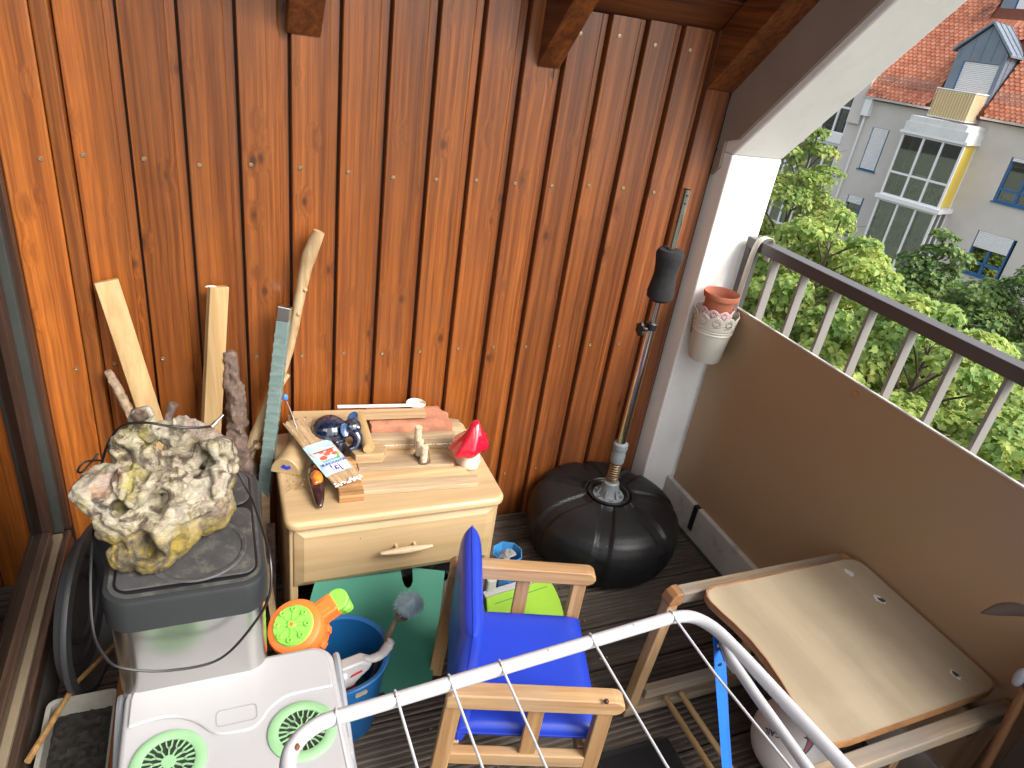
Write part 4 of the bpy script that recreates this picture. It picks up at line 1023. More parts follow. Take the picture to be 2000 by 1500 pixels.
# cork-like twig candles
M_cork = plain('birch_twig_bark', (.60, .52, .38), .85, var=.12, nscale=40, dirt=(.10, .07, .05), dirt_amt=.8)
M_corkt = plain('twig_cut_face', (.58, .46, .30), .8, var=.1, nscale=80)
tg = thing('twig_ornament', 'three upright birch twig pieces tied together on a bark disc', 'ornament', (.52, 1.635, Z+.019))
z_ = Z+.0185
for (x, y, h, zb) in ((.522, 1.682, .075, z_), (.519, 1.645, .052, z_), (.524, 1.612, .052, z_)):
    o_ = obj('twig_piece', MB().cyl((x, y, zb+.004), .0108, h, 16), M_cork, tg, smooth=True, bevel=.001)
    obj('cut_face', MB().cyl((x, y, zb+.004+h+.0002), .0095, .0006, 16), M_corkt, o_)
for (x, y) in ((.519, 1.645), (.524, 1.612)): obj('bark_disc', MB().cyl((x, y, z_), .016, .004, 18), M_barkd, tg, smooth=True)
obj('raffia', MB().tube(smooth_path([(.530, 1.635, z_+.05), (.538, 1.618, z_+.035), (.540, 1.606, z_+.015), (.541, 1.600, z_+.004)], 4), .0016, 5, flat=2.2), M_bamboo, tg)

# red mushroom
mu = thing('ceramic_mushroom', 'ceramic mushroom with a pointed glossy red cap and a pale clay stem', 'figurine', (.662, 1.60, Z))
m = MB(); m.lathe([(.0005, 0), (.033, 0), (.037, .010), (.032, .028), (.026, .045), (.026, .062), (.029, .074), (.0005, .074)], 26, (.662, 1.603, Z), rf=lambda a, r, z: 1+.07*math.sin(3*a+z*40)+.05*math.sin(5*a+1))
obj('stem', m, M_mushs, mu, smooth=True, angle=180)
def capf(a, r, z): return 1+(.075*math.sin(7*a+.5)+.06*math.sin(3*a+2))*min(1, r/.04)**2
prof = [(.024, .068), (.040, .058), (.048, .058), (.0505, .066), (.048, .076), (.0415, .088), (.034, .100), (.027, .112), (.021, .122), (.0165, .132), (.013, .141), (.0085, .149), (.0005, .153)]
m = MB(); m.lathe(prof, 40, (0, 0, 0), rf=capf)
m.v = [(.662+x*1.15+(z-.06)*.10-.006, 1.600+y*1.15+.01*math.sin(z*40), Z+z*1.04+.012*x/.045) for x, y, z in m.v]
obj('cap', m, M_mushr, mu, smooth=True, angle=180)
obj('cap_fold', MB().sphere((.633, 1.606, Z+.083), .018, 16, 12, (.8, .9, 1.0)), M_mushr, mu, smooth=True)

# ================================================================== UNDER THE DRESSER
top('green_board', MB().add([Vector((x, 1.133+1.2*z+.181*x, z)) for x, y, z in ((.20, 1.455, .238), (.437, 1.458, .222), (.439, 0, .19), (.443, 0, .178), (.452, 0, .172), (.462, 0, .174), (.470, 0, .182), (.474, 1.452, .206), (.572, 1.455, .182), (.485, 1.228, .006), (.36, 0, .006), (.345, 0, .018), (.20, 0, .02), (.13, 1.42, .13))], [tuple(range(14))]), M_greenb, 'flat dark green board with a rounded notch leaning under the dresser', 'board', (.38, 1.3, 0), solid=.004)
m = MB(); m.sphere((.50, 1.56, .09), .10, 24, 16, (1.5, .7, .9))
m.v = [tuple(Vector(p)+(Vector(p)-Vector((.5, 1.56, .09))).normalized()*.03*noise.fractal(Vector(p)*14, 1, 2, 3)) for p in m.v]
m.v = [(x, y, max(z, .001)) for x, y, z in m.v]
top('plastic_bag', m, plain('crumpled_black_film', (.01, .01, .011), .2, bumps=.6, bscale=60), 'crumpled black plastic bag in the shadow under the drawer', 'bag', (.5, 1.56, 0), smooth=True)
top('glass_jar', MB().lathe([(.0005, 0), (.035, 0), (.036, .08), (.026, .10), (.026, .12), (.024, .12), (.024, .1), (.033, .08), (.033, .004), (.0005, .004)], 20, (.58, 1.50, .001)), plain('smoky_glass', (.10, .10, .10), .1, coat=1), 'small grey jar standing under the right side of the drawer', 'jar', (.58, 1.50, 0), smooth=True)

# blue holder with brush, grey tool, lime box behind the chair
hd = thing('brush_holder', 'translucent blue eight-sided plastic holder behind the chair arm', 'holder', (.79, 1.47, 0))
m_, nt, bs = new_mat('translucent_blue'); bs.inputs['Base Color'].default_value = (.06, .28, .60, 1); bs.inputs['Roughness'].default_value = .3; bs.inputs['Transmission Weight'].default_value = .25
obj('cup', MB().lathe([(.0005, .002), (.030, .002), (.042, .17), (.048, .21), (.046, .21), (.040, .17), (.028, .006), (.0005, .006)], 8, (.775, 1.465, 0)), m_, hd)
bh = thing('dish_brush', 'grey bristled washing-up brush standing in the blue holder', 'brush', (.775, 1.465, .01))
obj('handle', MB().tube([(.775, 1.47, .01), (.775, 1.46, .15), (.770, 1.452, .19)], [.006, .007, .010], 10), M_ggrey, bh, smooth=True)
m = MB(); rnd = random.Random(1)
for k in range(90):
    a = rnd.uniform(-1.3, 1.3); b = rnd.uniform(-.5, .5); p = Vector((.772, 1.452, .195)); d = Vector((math.sin(a)*.9+.2, math.sin(b)*.5+.3, math.cos(a)*.8)).normalized()
    m.tube([p+d*.004, p+d*.030], .0011, 3)
obj('bristles', m, plain('grey_bristles', (.30, .29, .28), .8), bh, kind='stuff')
top('hand_tool', MB().prism(rrect(.690, 1.395, .722, 1.425, .008), 'z', .0, .17), M_ggrey, 'upright grey plastic tool handle between the dresser leg and the chair', 'tool', (.706, 1.41, 0), bevel=.004)
lb = thing('storage_box', 'flat lime green box with a rounded right side on the deck behind the chair', 'box', (.80, 1.32, 0))
poly = [(.665, 1.315), (.684, 1.377), (.905, 1.409), (.907, 1.37), (.903, 1.32), (.892, 1.27), (.872, 1.225), (.85, 1.19), (.74, 1.16), (.66, 1.25)]
obj('body', MB().prism(poly[::-1], 'z', .002, .126), M_limebox, lb, bevel=.003)
obj('grey_edge', MB().prism([(.682, 1.379), (.906, 1.411), (.903, 1.432), (.678, 1.400)], 'z', .06, .128), M_ggrey, lb, bevel=.002)
obj('lid_seam', MB().prism([(.700, 1.345), (.885, 1.375), (.885, 1.377), (.700, 1.347)], 'z', .1262, .1266), M_greenb, lb)
top('green_tub', MB().prism([(.625, 1.29), (.663, 1.30), (.672, 1.375), (.640, 1.39)], 'z', .001, .12), M_greenb, 'small dark green tub squeezed left of the lime box', 'tub', (.65, 1.33, 0), bevel=.003)

# ================================================================== CHILD'S CHAIR
ch = thing('childs_armchair', 'small wooden armchair with thick blue vinyl seat and back cushions', 'chair', (.634, 1.013, 0), R(-18))
def lo(name, mb, mat, par=None, **k): return obj(name, mb, mat, par or ch, local=True, **k)
for sg in (1, -1):
    v = .19*sg
    # arm as extruded profile with rounded front end
    prof = [(-.196, .378), (.168, .378), (.180, .384), (.186, .396), (.184, .408), (.172, .418), (.16, .42), (-.185, .42), (-.196, .41)]
    lo('armrest', MB().prism(prof, 'y', v-.019, v+.019), M_chair, bevel=.004, seg=3)
    lo('leg', MB().bar((.150, v, 0), (.148, v, .3775), .036, .026, (0, 1, 0)), M_chairz, bevel=.003)
    lo('leg', MB().bar((-.200, v, 0), (-.178, v, .3775), .036, .026, (0, 1, 0)), M_chairz, bevel=.003)
    lo('side_slat', MB().bar((.000, v, .223), (.0, v, .3775), .036, .014, (0, 1, 0)), M_chairz, bevel=.002)
    lo('side_rail', MB().box((-.176, v-.012, .186), (.134, v+.012, .222)), M_chair, bevel=.003)
lo('cross_rail', MB().box((.118, -.176, .19), (.134, .176, .225)), M_chair, bevel=.003)
lo('cross_rail', MB().box((-.170, -.176, .19), (-.152, .176, .225)), M_chair, bevel=.003)
def cushion(x0, x1, y0, y1, z0, z1, axis, name, puff=.5):
    # soft pillow: grid box with superellipse inflation, seam along the mid-plane of 'axis'
    m = MB(); cx, cy, cz = (x0+x1)/2, (y0+y1)/2, (z0+z1)/2; h = Vector(((x1-x0)/2, (y1-y0)/2, (z1-z0)/2))
    n = 20; o_ = []
    ai = 'xyz'.index(axis); bi, ci = [i for i in range(3) if i != ai]
    for side in (-1, 1):
        vs = []
        for i in range(n+1):
            for j in range(n+1):
                u, v = -1+2*i/n, -1+2*j/n
                u = math.copysign(1-(1-abs(u))**2.6, u); v = math.copysign(1-(1-abs(v))**2.6, v)
                prof_ = ((1-abs(u)**11)*(1-abs(v)**11))**.45 if abs(u) < 1 and abs(v) < 1 else 0
                wv = 1+.05*noise.noise(Vector((u*3, v*3, side*2)))
                p = [0, 0, 0]; p[bi] = u*h[bi]; p[ci] = v*h[ci]; p[ai] = side*(h[ai]*prof_*wv)
                vs.append(Vector((cx+p[0], cy+p[1], cz+p[2])))
        fs = [(i*(n+1)+j, (i+1)*(n+1)+j, (i+1)*(n+1)+j+1, i*(n+1)+j+1) for i in range(n) for j in range(n)]
        flip = (side > 0) == (ai == 1)
        m.add(vs, [f[::-1] for f in fs] if flip else fs)
    o = lo(name, m, M_blue_vinyl, smooth=True, angle=180); w_ = o.modifiers.new('w', 'WELD'); w_.merge_threshold = .001
    s = o.modifiers.new('s', 'SUBSURF'); s.levels = s.render_levels = 1
    # seam piping
    ring_ = []
    for k in range(49):
        t = k/48*4; s_ = int(t) % 4; f = t-int(t); q = [(-1+2*f, -1), (1, -1+2*f), (1-2*f, 1), (-1, 1-2*f)][s_]
        p = [0, 0, 0]; p[bi] = q[0]*h[bi]*1.003; p[ci] = q[1]*h[ci]*1.003; p[ai] = .03*h[ai]*noise.noise(Vector((q[0]*5, q[1]*5, 1)))
        ring_.append((cx+p[0], cy+p[1], cz+p[2]))
    lo('seam', MB().tube(ring_, .0016, 6), M_blue_vinyl, o)
    return o
cushion(-.165, .165, -.172, .172, .226, .285, 'z', 'seat')
cushion(-.185, -.128, -.170, .170, .205, .552, 'x', 'backrest')
top('cherry_stone', MB().sphere((.700, .770, .4262), .0058, 8, 6), plain('dried_berry', (.06, .025, .02), .6), 'dried brown berry lying on the front armrest', 'berry', (.70, .77, .42), smooth=True)

# ================================================================== PUNCH STAND
ps = thing('punching_stand', 'round black water-filled base of a boxing stand with a tall chrome pole', 'boxing stand', (1.22, 1.65, 0))
CX, CY = 1.225, 1.645
prof = [(.0005, 0), (.20, 0), (.232, .010), (.255, .035), (.268, .070), (.273, .105), (.272, .140), (.264, .172), (.246, .200), (.216, .219), (.17, .231), (.12, .237), (.085, .240), (.080, .236), (.078, .225), (.0005, .225)]
pr2 = []
for i in range(len(prof)-1):
    for k in range(3): t = k/3; pr2.append((prof[i][0]*(1-t)+prof[i+1][0]*t, prof[i][1]*(1-t)+prof[i+1][1]*t))
pr2.append(prof[-1])
n = 240; m = MB(); vs = []
nr = 7; offa = R(8)
for (r, z) in pr2:
    for j in range(n):
        a = 2*math.pi*j/n; q = ((a-offa) % (2*math.pi/nr))-math.pi/nr; dist = abs(q)*r
        dep = 0
        if r > .085 and z > .045:
            e = max(0, min(1, (.027-dist)/.006)); e = e*e*(3-2*e); dep = .010*e*min(1, (z-.045)/.02)
        nrm = Vector((.55*min(1, max(0, (r-.1)/.12)), 0, 1-.45*min(1, max(0, (r-.15)/.1)))) if z > .14 else Vector((1, 0, 0))
        rr = r-dep*nrm.x; zz = z-dep*(nrm.z if z > .14 else 0)
        vs.append((CX+rr*math.cos(a), CY+rr*math.sin(a), zz))
k_ = len(pr2); m.add(vs, [(i*n+j, i*n+(j+1) % n, (i+1)*n+(j+1) % n, (i+1)*n+j) for i in range(k_-1) for j in range(n)])
obj('base', m, M_black_pl, ps, smooth=True, angle=60)
obj('collar_ring', MB().lathe([(.072, .226), (.074, .240), (.066, .243), (.060, .236), (.058, .226)], 40, (CX, CY, 0)), M_black_sm, ps, smooth=True)
fl = obj('flange', MB().lathe([(.0005, .2255), (.055, .2255), (.055, .232), (.036, .236), (.030, .245), (.028, .285), (.022, .290), (.0005, .290)], 28, (CX, CY, 0)), M_greyp, ps, smooth=True)
for k in range(6):
    a = R(60*k+15); obj('bolt', MB().cyl((CX+.045*math.cos(a), CY+.045*math.sin(a), .233), .0058, .005, 8), M_steel, fl)
    obj('rib', MB().bar((CX+.028*math.cos(a+.5), CY+.028*math.sin(a+.5), .262), (CX+.040*math.cos(a+.5), CY+.040*math.sin(a+.5), .236), .006, .008), M_greyp, fl)
pts = [(CX+.0175*math.cos(t), CY+.0175*math.sin(t), .288+.085*t/(2*math.pi*9)) for t in [i*math.pi/8 for i in range(145)]]
obj('spring', MB().tube(pts, .0028, 6), M_spring, ps, smooth=True)
obj('spring_core', MB().cyl((CX, CY, .288), .010, .09, 12), M_black_sm, ps)
obj('cap', MB().lathe([(.0005, .372), (.024, .372), (.025, .40), (.0235, .404), (.0235, .425), (.026, .428), (.025, .445), (.014, .450)], 24, (CX, CY, 0)), M_greyp, ps, smooth=True)
def pole(z): return (CX+.006*(z-.45), CY+.002*(z-.45), z)
obj('lower_pole', MB().tube([pole(.44), pole(.885)], .0150, 20), M_chrome, ps, smooth=True)
obj('upper_pole', MB().tube([pole(.885), pole(1.30)], .0118, 20, caps=False).tube([pole(.885), pole(1.30)], .0105, 20, caps=False), M_chrome, ps, smooth=True)
for zz in (1.285, 1.262): obj('hole', MB().cyl((pole(zz)[0]-.002, pole(zz)[1]-.0115, zz), .0032, .0012, 10, Matrix.Rotation(R(90), 3, 'X')), M_black_sm, ps)
cl_ = obj('clamp', MB().cyl(pole(.868), .0185, .022, 20), M_black_sm, ps, smooth=True, bevel=.002)
rot = Matrix.Rotation(R(-90), 3, 'Y')
obj('knob', MB().lathe([(.0005, .0), (.006, 0), (.006, .016), (.020, .018), (.021, .026), (.012, .032), (.0005, .033)], 24, (CX-.018, CY-.006, .872), rot, rf=lambda a, r, z: 1+(.13*math.cos(6*a) if r > .015 else 0)), M_black_sm, cl_, smooth=True)
obj('foam_grip', MB().lathe([(.012, .968), (.028, .965), (.039, .975), (.041, .99), (.037, 1.02), (.0335, 1.045), (.036, 1.075), (.041, 1.10), (.042, 1.112), (.036, 1.124), (.024, 1.126), (.012, 1.122)], 28, (CX+.004, CY, 0)), M_foam, ps, smooth=True)

# ================================================================== HANGING POTS
pt = thing('hanging_pot', 'cream enamel pot with a lacy pierced rim hanging from the railing by a strap', 'pot', (1.56, 1.72, .70))
PX, PY = 1.553, 1.745
def lacy(r0, r1, z0, z1, c, n=96, sc=12, mat=None, par=None, name='lace_rim'):
    """pierced band: scalloped top, rosette slots cut out of a fine grid"""
    m = MB(); rows = 16; vs = []
    for i in range(rows+1):
        t = i/rows
        for j in range(n*3):
            a = 2*math.pi*j/(n*3); sca = .78+.22*abs(math.sin(a*sc/2)); tt = t*sca
            r = r0+(r1-r0)*tt; vs.append((c[0]+r*math.cos(a), c[1]+r*math.sin(a), z0+(z1-z0)*tt))
    fs = []; N_ = n*3
    for i in range(rows):
        for j in range(N_):
            a = 2*math.pi*(j+.5)/N_; ph = ((a*sc/(2*math.pi)) % 1)-.5; x = ph*2*math.pi*r1/sc; y = ((i+.5)/rows-.48)*(z1-z0)
            rr = math.hypot(x, y); an = math.atan2(y, x); R1 = math.pi*r1/sc*.80
            hole = R1*.36 < rr < R1*.92 and math.cos(an*12) > .05
            if hole: continue
            fs.append((i*N_+j, i*N_+(j+1) % N_, (i+1)*N_+(j+1) % N_, (i+1)*N_+j))
    m.add(vs, fs); return obj(name, m, mat, par, smooth=True, angle=180, solid=.0012)
obj('bucket', MB().lathe([(.0005, .0), (.052, 0), (.053, -.003), (.0545, 0), (.067, .105), (.070, .106), (.0675, .109), (.0683, .116), (.0713, .117), (.069, .12), (.0685, .12), (.067, .116), (.066, .108), (.0535, .002)], 48, (PX, PY, .708)), M_potw, pt, smooth=True, angle=50)
lacy(.0695, .0765, .828, .885, (PX, PY), 96, 10, M_potw, pt)
strap = smooth_path([(PX+.072, PY+.0, .80), (1.627, PY+.005, .90), (1.6275, PY+.004, 1.02), (1.629, PY, 1.10), (1.640, PY-.002, 1.133), (1.664, PY-.003, 1.142), (1.688, PY-.002, 1.133), (1.692, PY, 1.10), (1.692, PY, 1.06)], 6)
m = MB(); vs = []
for i, p in enumerate(strap):
    for s in (-.012, .012): vs.append(p+Vector((0, s, 0)))
m.add(vs, [(2*i, 2*i+1, 2*i+3, 2*i+2) for i in range(len(strap)-1)])
obj('strap', m, M_potw, pt, smooth=True, angle=180, solid=.0015)
pk2 = thing('pink_lace_pot', 'small pink pot with a pierced lacy rim standing inside the cream pot', 'pot', (PX-.006, PY-.004, .715))
c2 = (PX-.006, PY-.004)
obj('body', MB().lathe([(.0005, .715), (.040, .715), (.052, .86), (.050, .86), (.038, .72), (.0005, .72)], 36, (c2[0], c2[1], 0)), M_pink, pk2, smooth=True, angle=50)
lacy(.052, .0555, .8605, .902, c2, 72, 9, M_pink, pk2)
tp_ = thing('terracotta_pot', 'empty terracotta coloured plastic flowerpot stacked inside the pink pot', 'flower pot', (PX-.006, PY-.004, .83))
obj('pot', MB().lathe([(.0005, .835), (.034, .835), (.0495, .915), (.0515, .930), (.0580, .932), (.0605, .947), (.0585, .951), (.0555, .949), (.0485, .915), (.033, .84), (.0005, .84)], 44, (c2[0], c2[1], 0)), M_terra, tp_, smooth=True, angle=50)
top('green_pot', MB().lathe([(.020, .79), (.028, .868), (.026, .868), (.018, .79)], 24, (PX+.032, PY-.026, 0)), plain('olive_pot', (.18, .24, .08), .5), 'narrow olive green pot wedged at the right inside the cream pot', 'pot', (PX+.03, PY-.03, .79), smooth=True)
top('green_pot', MB().lathe([(.016, .79), (.022, .855), (.020, .855), (.014, .79)], 24, (PX-.043, PY+.032, 0)), plain('sage_pot', (.16, .22, .12), .5), 'sage green pot edge showing at the left inside the cream pot', 'pot', (PX-.04, PY+.03, .79), smooth=True)

# ================================================================== BIN
bn = thing('pedal_bin', 'tall stainless steel two-flap waste bin with a dusty dark plastic lid', 'bin', (-.085, 1.22, 0))
bx0, bx1, by0, by1 = -.228, .056, 1.040, 1.412
obj('body', MB().prism(rrect(bx0+.006, by0+.008, bx1-.006, by1-.006, .04, 10), 'z', 0, .598), M_bin, bn, smooth=True, angle=40)
rim = rrect(bx0, by0, bx1, by1, .045, 10)
m = MB(); nn = len(rim)
def rz0(y): t = max(0, min(1, (1.12-y)/.08)); return .592-.012*t
prof_r = [(.0, 0), (.0, .045), (-.003, .053), (-.010, .056)]
vs = []
cxx, cyy = (bx0+bx1)/2, (by0+by1)/2
def bow(x, y):   # front edge bows out
    if y < by0+.03: y -= .010*math.cos((x-cxx)/(bx1-bx0)*math.pi)
    return x, y
for (dx, dz) in prof_r:
    for (x, y) in rim:
        x2, y2 = bow(x, y); f = 1+dx/.15
        vs.append((cxx+(x2-cxx)*f, cyy+(y2-cyy)*(1+dx/.19), .596+dz if dz else rz0(y)))
fs = [(i*nn+j, i*nn+(j+1) % nn, (i+1)*nn+(j+1) % nn, (i+1)*nn+j) for i in range(3) for j in range(nn)]+[tuple(range(3*nn, 4*nn)), tuple(range(nn))[::-1]]
m.add(vs, fs); obj('lid_rim', m, M_rim, bn, smooth=True, angle=40)
rimtop = obj('rim_top', MB().prism([bow(x, y) for x, y in rrect(bx0+.011, by0+.012, bx1-.011, by1-.012, .036, 8)], 'z', .6525, .6535), M_lid, bn)
m = MB()
fa = rrect(bx0+.024, by0+.022, bx1-.022, 1.262, .022, 6); fb = rrect(bx0+.024, 1.272, bx1-.022, by1-.020, .030, 6)
obj('flap', MB().prism(fa, 'z', .6560, .6605), M_lid, bn, bevel=.002)
obj('flap', MB().prism(fb, 'z', .6560, .6605), M_lid, bn, bevel=.002)
obj('flap_gap', MB().prism(rrect(bx0+.019, by0+.016, bx1-.017, by1-.015, .034, 6), 'z', .6537, .6545), M_black_sm, bn)
obj('recess_ring', MB().lathe([(.079, .6608), (.0815, .6630), (.087, .6632), (.090, .6608)], 60, (-.068, 1.145, 0)), M_lid, bn, smooth=True)

# ---- driftwood stone ornament on the bin
def ridged(p, o_=5):
    s, a, f = 0, .5, 1.0; w_ = 1
    for i in range(o_):
        n = 1-abs(noise.noise(p*f)); n *= n; s += n*a*w_; w_ = min(1, n*1.6); f *= 2.1; a *= .55
    return s
import bmesh
rb = MB()
for c_, r_s, rot_ in (((-.115, 1.17, .720), (.088, .080, .075), (0, 0, 0)), ((-.105, 1.225, .775), (.125, .100, .055), (-.28, .05, 0)), ((-.205, 1.205, .775), (.070, .065, .042), (0, .2, 0)),
                    ((-.145, 1.300, .840), (.030, .026, .062), (.25, .1, 0)), ((-.175, 1.285, .820), (.040, .035, .042), (0, 0, 0)), ((-.055, 1.310, .815), (.080, .034, .034), (0, .3, -.2)), ((.000, 1.270, .765), (.046, .062, .070), (0, 0, 0)), ((-.03, 1.20, .72), (.065, .06, .055), (0, 0, 0)),
                    ((-.190, 1.150, .735), (.045, .035, .03), (0, .3, .3)), ((-.06, 1.135, .765), (.075, .022, .022), (0, -.2, .35)), ((-.160, 1.125, .760), (.06, .025, .02), (0, .25, -.2)), ((.008, 1.190, .800), (.018, .06, .022), (.25, 0, -.25)), ((-.015, 1.245, .825), (.018, .045, .02), (-.3, 0, .5)),
                    ((-.128, 1.110, .685), (.045, .030, .03), (0, 0, 0)), ((-.18, 1.125, .690), (.034, .035, .028), (0, 0, 0))):
    rb.sphere(c_, 1, 28, 18, r_s, None); k0 = len(rb.v)-28*19
    RM = Matrix.Rotation(rot_[2], 3, 'Z') @ Matrix.Rotation(rot_[1], 3, 'Y') @ Matrix.Rotation(rot_[0], 3, 'X')
    rb.v[k0:] = [tuple(Vector(c_)+RM @ (Vector(p)-Vector(c_))) for p in rb.v[k0:]]
tmp = obj('tmp', rb, M_dark); rmd = tmp.modifiers.new('r', 'REMESH'); rmd.mode = 'VOXEL'; rmd.voxel_size = .0030
dg = bpy.context.evaluated_depsgraph_get(); me0 = bpy.data.meshes.new_from_object(tmp.evaluated_get(dg)); bpy.data.objects.remove(tmp)
bm = bmesh.new(); bm.from_mesh(me0)
for _ in range(3): bmesh.ops.smooth_vert(bm, verts=bm.verts, factor=.6, use_axis_x=True, use_axis_y=True, use_axis_z=True)
bm.normal_update()
CAV = [((-.105, 1.215, .825), .034, .055), ((-.045, 1.215, .82), .026, .050), ((-.165, 1.235, .82), .022, .030), ((-.117, 1.145, .785), .022, .060), ((-.18, 1.15, .775), .018, .025), ((-.140, 1.105, .725), .020, .050), ((-.045, 1.165, .80), .020, .026),
       ((-.225, 1.22, .81), .018, .018), ((-.07, 1.085, .72), .016, .014), ((-.02, 1.13, .735), .014, .016), ((-.175, 1.09, .715), .010, .018), ((-.10, 1.29, .855), .014, .02), ((-.19, 1.255, .83), .012, .018), ((-.235, 1.155, .745), .012, .016)]
new = []
for v in bm.verts:
    p = v.co; n = v.normal; d = 0
    top_ = max(0, min(1, (p.z-.735)/.05))
    for c_, r, dp in CAV:
        q = (p-Vector(c_)).length/r*(1+.55*noise.noise(p*30+Vector(c_)*90))
        if q < 3: d -= dp*math.exp(-q*q*.9)-dp*.18*math.exp(-((q-1.6)/.45)**2)
    q_ = p*9; wp = p+Vector((noise.noise(q_), noise.noise(q_+Vector((5, 5, 5))), noise.noise(q_+Vector((9, 3, 1)))))*.030
    a_ = math.atan2(p.y-1.22, p.x+.09); rr_2 = math.hypot(p.x+.09, p.y-1.22)
    fib = Vector((a_*3.2+wp.x*14, rr_2*16, wp.z*34))             # fibres swirl round the hollow
    r1 = ridged(wp*13, 3)-.55; r2 = ridged(fib*.85, 4)-.55; r3 = ridged(wp*70, 3)-.5
    d += .019*r1*(.45+.55*top_)+.0110*r2*(.25+.75*top_)+.0016*r3+.0025*noise.fractal(p*60, 1, 2, 3)
    new.append(p+n*d)
for v, p in zip(bm.verts, new):
    p.x = -.235+(p.x+.235)*.89
    if p.z < .6615: p.z = .6615
    v.co = p
me = bpy.data.meshes.new('driftwood'); bm.to_mesh(me); bm.free()
m_, nt, bs = new_mat('lichen_driftwood')
tc = N(nt, 'ShaderNodeTexCoord'); sx = N(nt, 'ShaderNodeSeparateXYZ'); nt.links.new(tc.outputs['Object'], sx.inputs[0])
base = coords(nt, rnd=False)
n1 = noise_t(nt, base, 16, 6, .65, 1.2); n2 = noise_t(nt, base, 55, 6, .7, 1.0); n3 = noise_t(nt, base, 9, 4, .6); n4 = noise_t(nt, coords(nt, (1, 1, 3.2), False), 120, 5, .7, .6)
c_top = ramp(nt, n1, [(.32, (.045, .034, .026)), (.40, (.17, .13, .09)), (.47, (.40, .35, .25)), (.56, (.47, .435, .35)), (.70, (.36, .35, .25))])
c_top = mixc(nt, c_top, (.05, .038, .034), ramp(nt, noise_t(nt, base, 21, 5, .6, .8), [(.55, 0.), (.63, .9)]))
c_top = mixc(nt, c_top, (.30, .21, .22), ramp(nt, noise_t(nt, base, 8, 4, .6, .8), [(.50, 0.), (.62, .5)]))
c_top = mixc(nt, c_top, (.34, .17, .09), ramp(nt, n3, [(.56, 0.), (.66, .55)]))
c_top = mixc(nt, c_top, (.36, .31, .07), ramp(nt, noise_t(nt, base, 12, 5, .6), [(.52, 0.), (.66, .8)]))
c_low = ramp(nt, n1, [(.34, (.06, .052, .048)), (.46, (.17, .135, .07)), (.57, (.33, .235, .04)), (.70, (.20, .165, .12))])
hz = N(nt, 'ShaderNodeMapRange'); hz.inputs[1].default_value = .055; hz.inputs[2].default_value = .115; nt.links.new(sx.outputs['Z'], hz.inputs[0])
ma = N(nt, 'ShaderNodeMath', operation='MULTIPLY_ADD'); nt.links.new(n3, ma.inputs[0]); ma.inputs[1].default_value = 1.6; ma.inputs[2].default_value = -.8
mb2 = N(nt, 'ShaderNodeMath', operation='ADD', use_clamp=True); nt.links.new(hz.outputs[0], mb2.inputs[0]); nt.links.new(ma.outputs[0], mb2.inputs[1])
c = mixc(nt, c_low, c_top, mb2.outputs[0]); c = mixc(nt, c, ramp(nt, n2, [(.3, .6), (.6, 1.0)]), .6, 'MULTIPLY'); c = mixc(nt, c, ramp(nt, n4, [(.35, .6), (.6, 1.0)]), .7, 'MULTIPLY')
nt.links.new(c, bs.inputs['Base Color']); bs.inputs['Roughness'].default_value = .92; bs.inputs['Specular IOR Level'].default_value = .2
bump(nt, bs, n4, .8, .004)
me.materials.append(m_); me.polygons.foreach_set('use_smooth', [True]*len(me.polygons))
at = Vector((-.11, 1.2, .6615)); co = np.empty(len(me.vertices)*3); me.vertices.foreach_get('co', co); co = co.reshape(-1, 3)-np.array(at); me.vertices.foreach_set('co', co.ravel())
dw_ = bpy.data.objects.new('driftwood', me); dw_.location = at; col.objects.link(dw_)
tag(dw_, 'large craggy piece of grey and yellow lichened driftwood lying on the bin lid', 'driftwood')

# cable
cb = thing('cable', 'thin black cable draped over the driftwood and looping down around the steel bin', 'cable', (-.22, 1.0, .60))
cpts = [(-.030, 1.26, .868), (-.06, 1.24, .880), (-.10, 1.235, .890), (-.145, 1.25, .893), (-.19, 1.28, .868), (-.225, 1.30, .80), (-.238, 1.27, .74), (-.240, 1.12, .70), (-.238, 1.03, .62), (-.225, 1.012, .56), (-.199, 1.010, .522), (-.126, 1.008, .496), (-.038, 1.006, .504), (.028, 1.010, .582), (.056, 1.022, .640), (.060, 1.06, .690), (.052, 1.12, .705), (.038, 1.20, .72), (.022, 1.235, .745), (.012, 1.245, .765)]
obj('wire', MB().tube(smooth_path(cpts, 8), .0026, 8), M_cable, cb, smooth=True)
obj('plug', MB().tube([(-.030, 1.26, .868), (-.020, 1.265, .876)], .0045, 8).tube([(-.020, 1.265, .876), (-.008, 1.272, .886)], .0026, 8), M_steel, cb, smooth=True)
obj('wire', MB().tube(smooth_path([(-.235, 1.30, .80), (-.262, 1.28, .775), (-.268, 1.27, .785), (-.255, 1.275, .80), (-.232, 1.29, .79)], 6), .0022, 6), M_cable, cb, smooth=True)

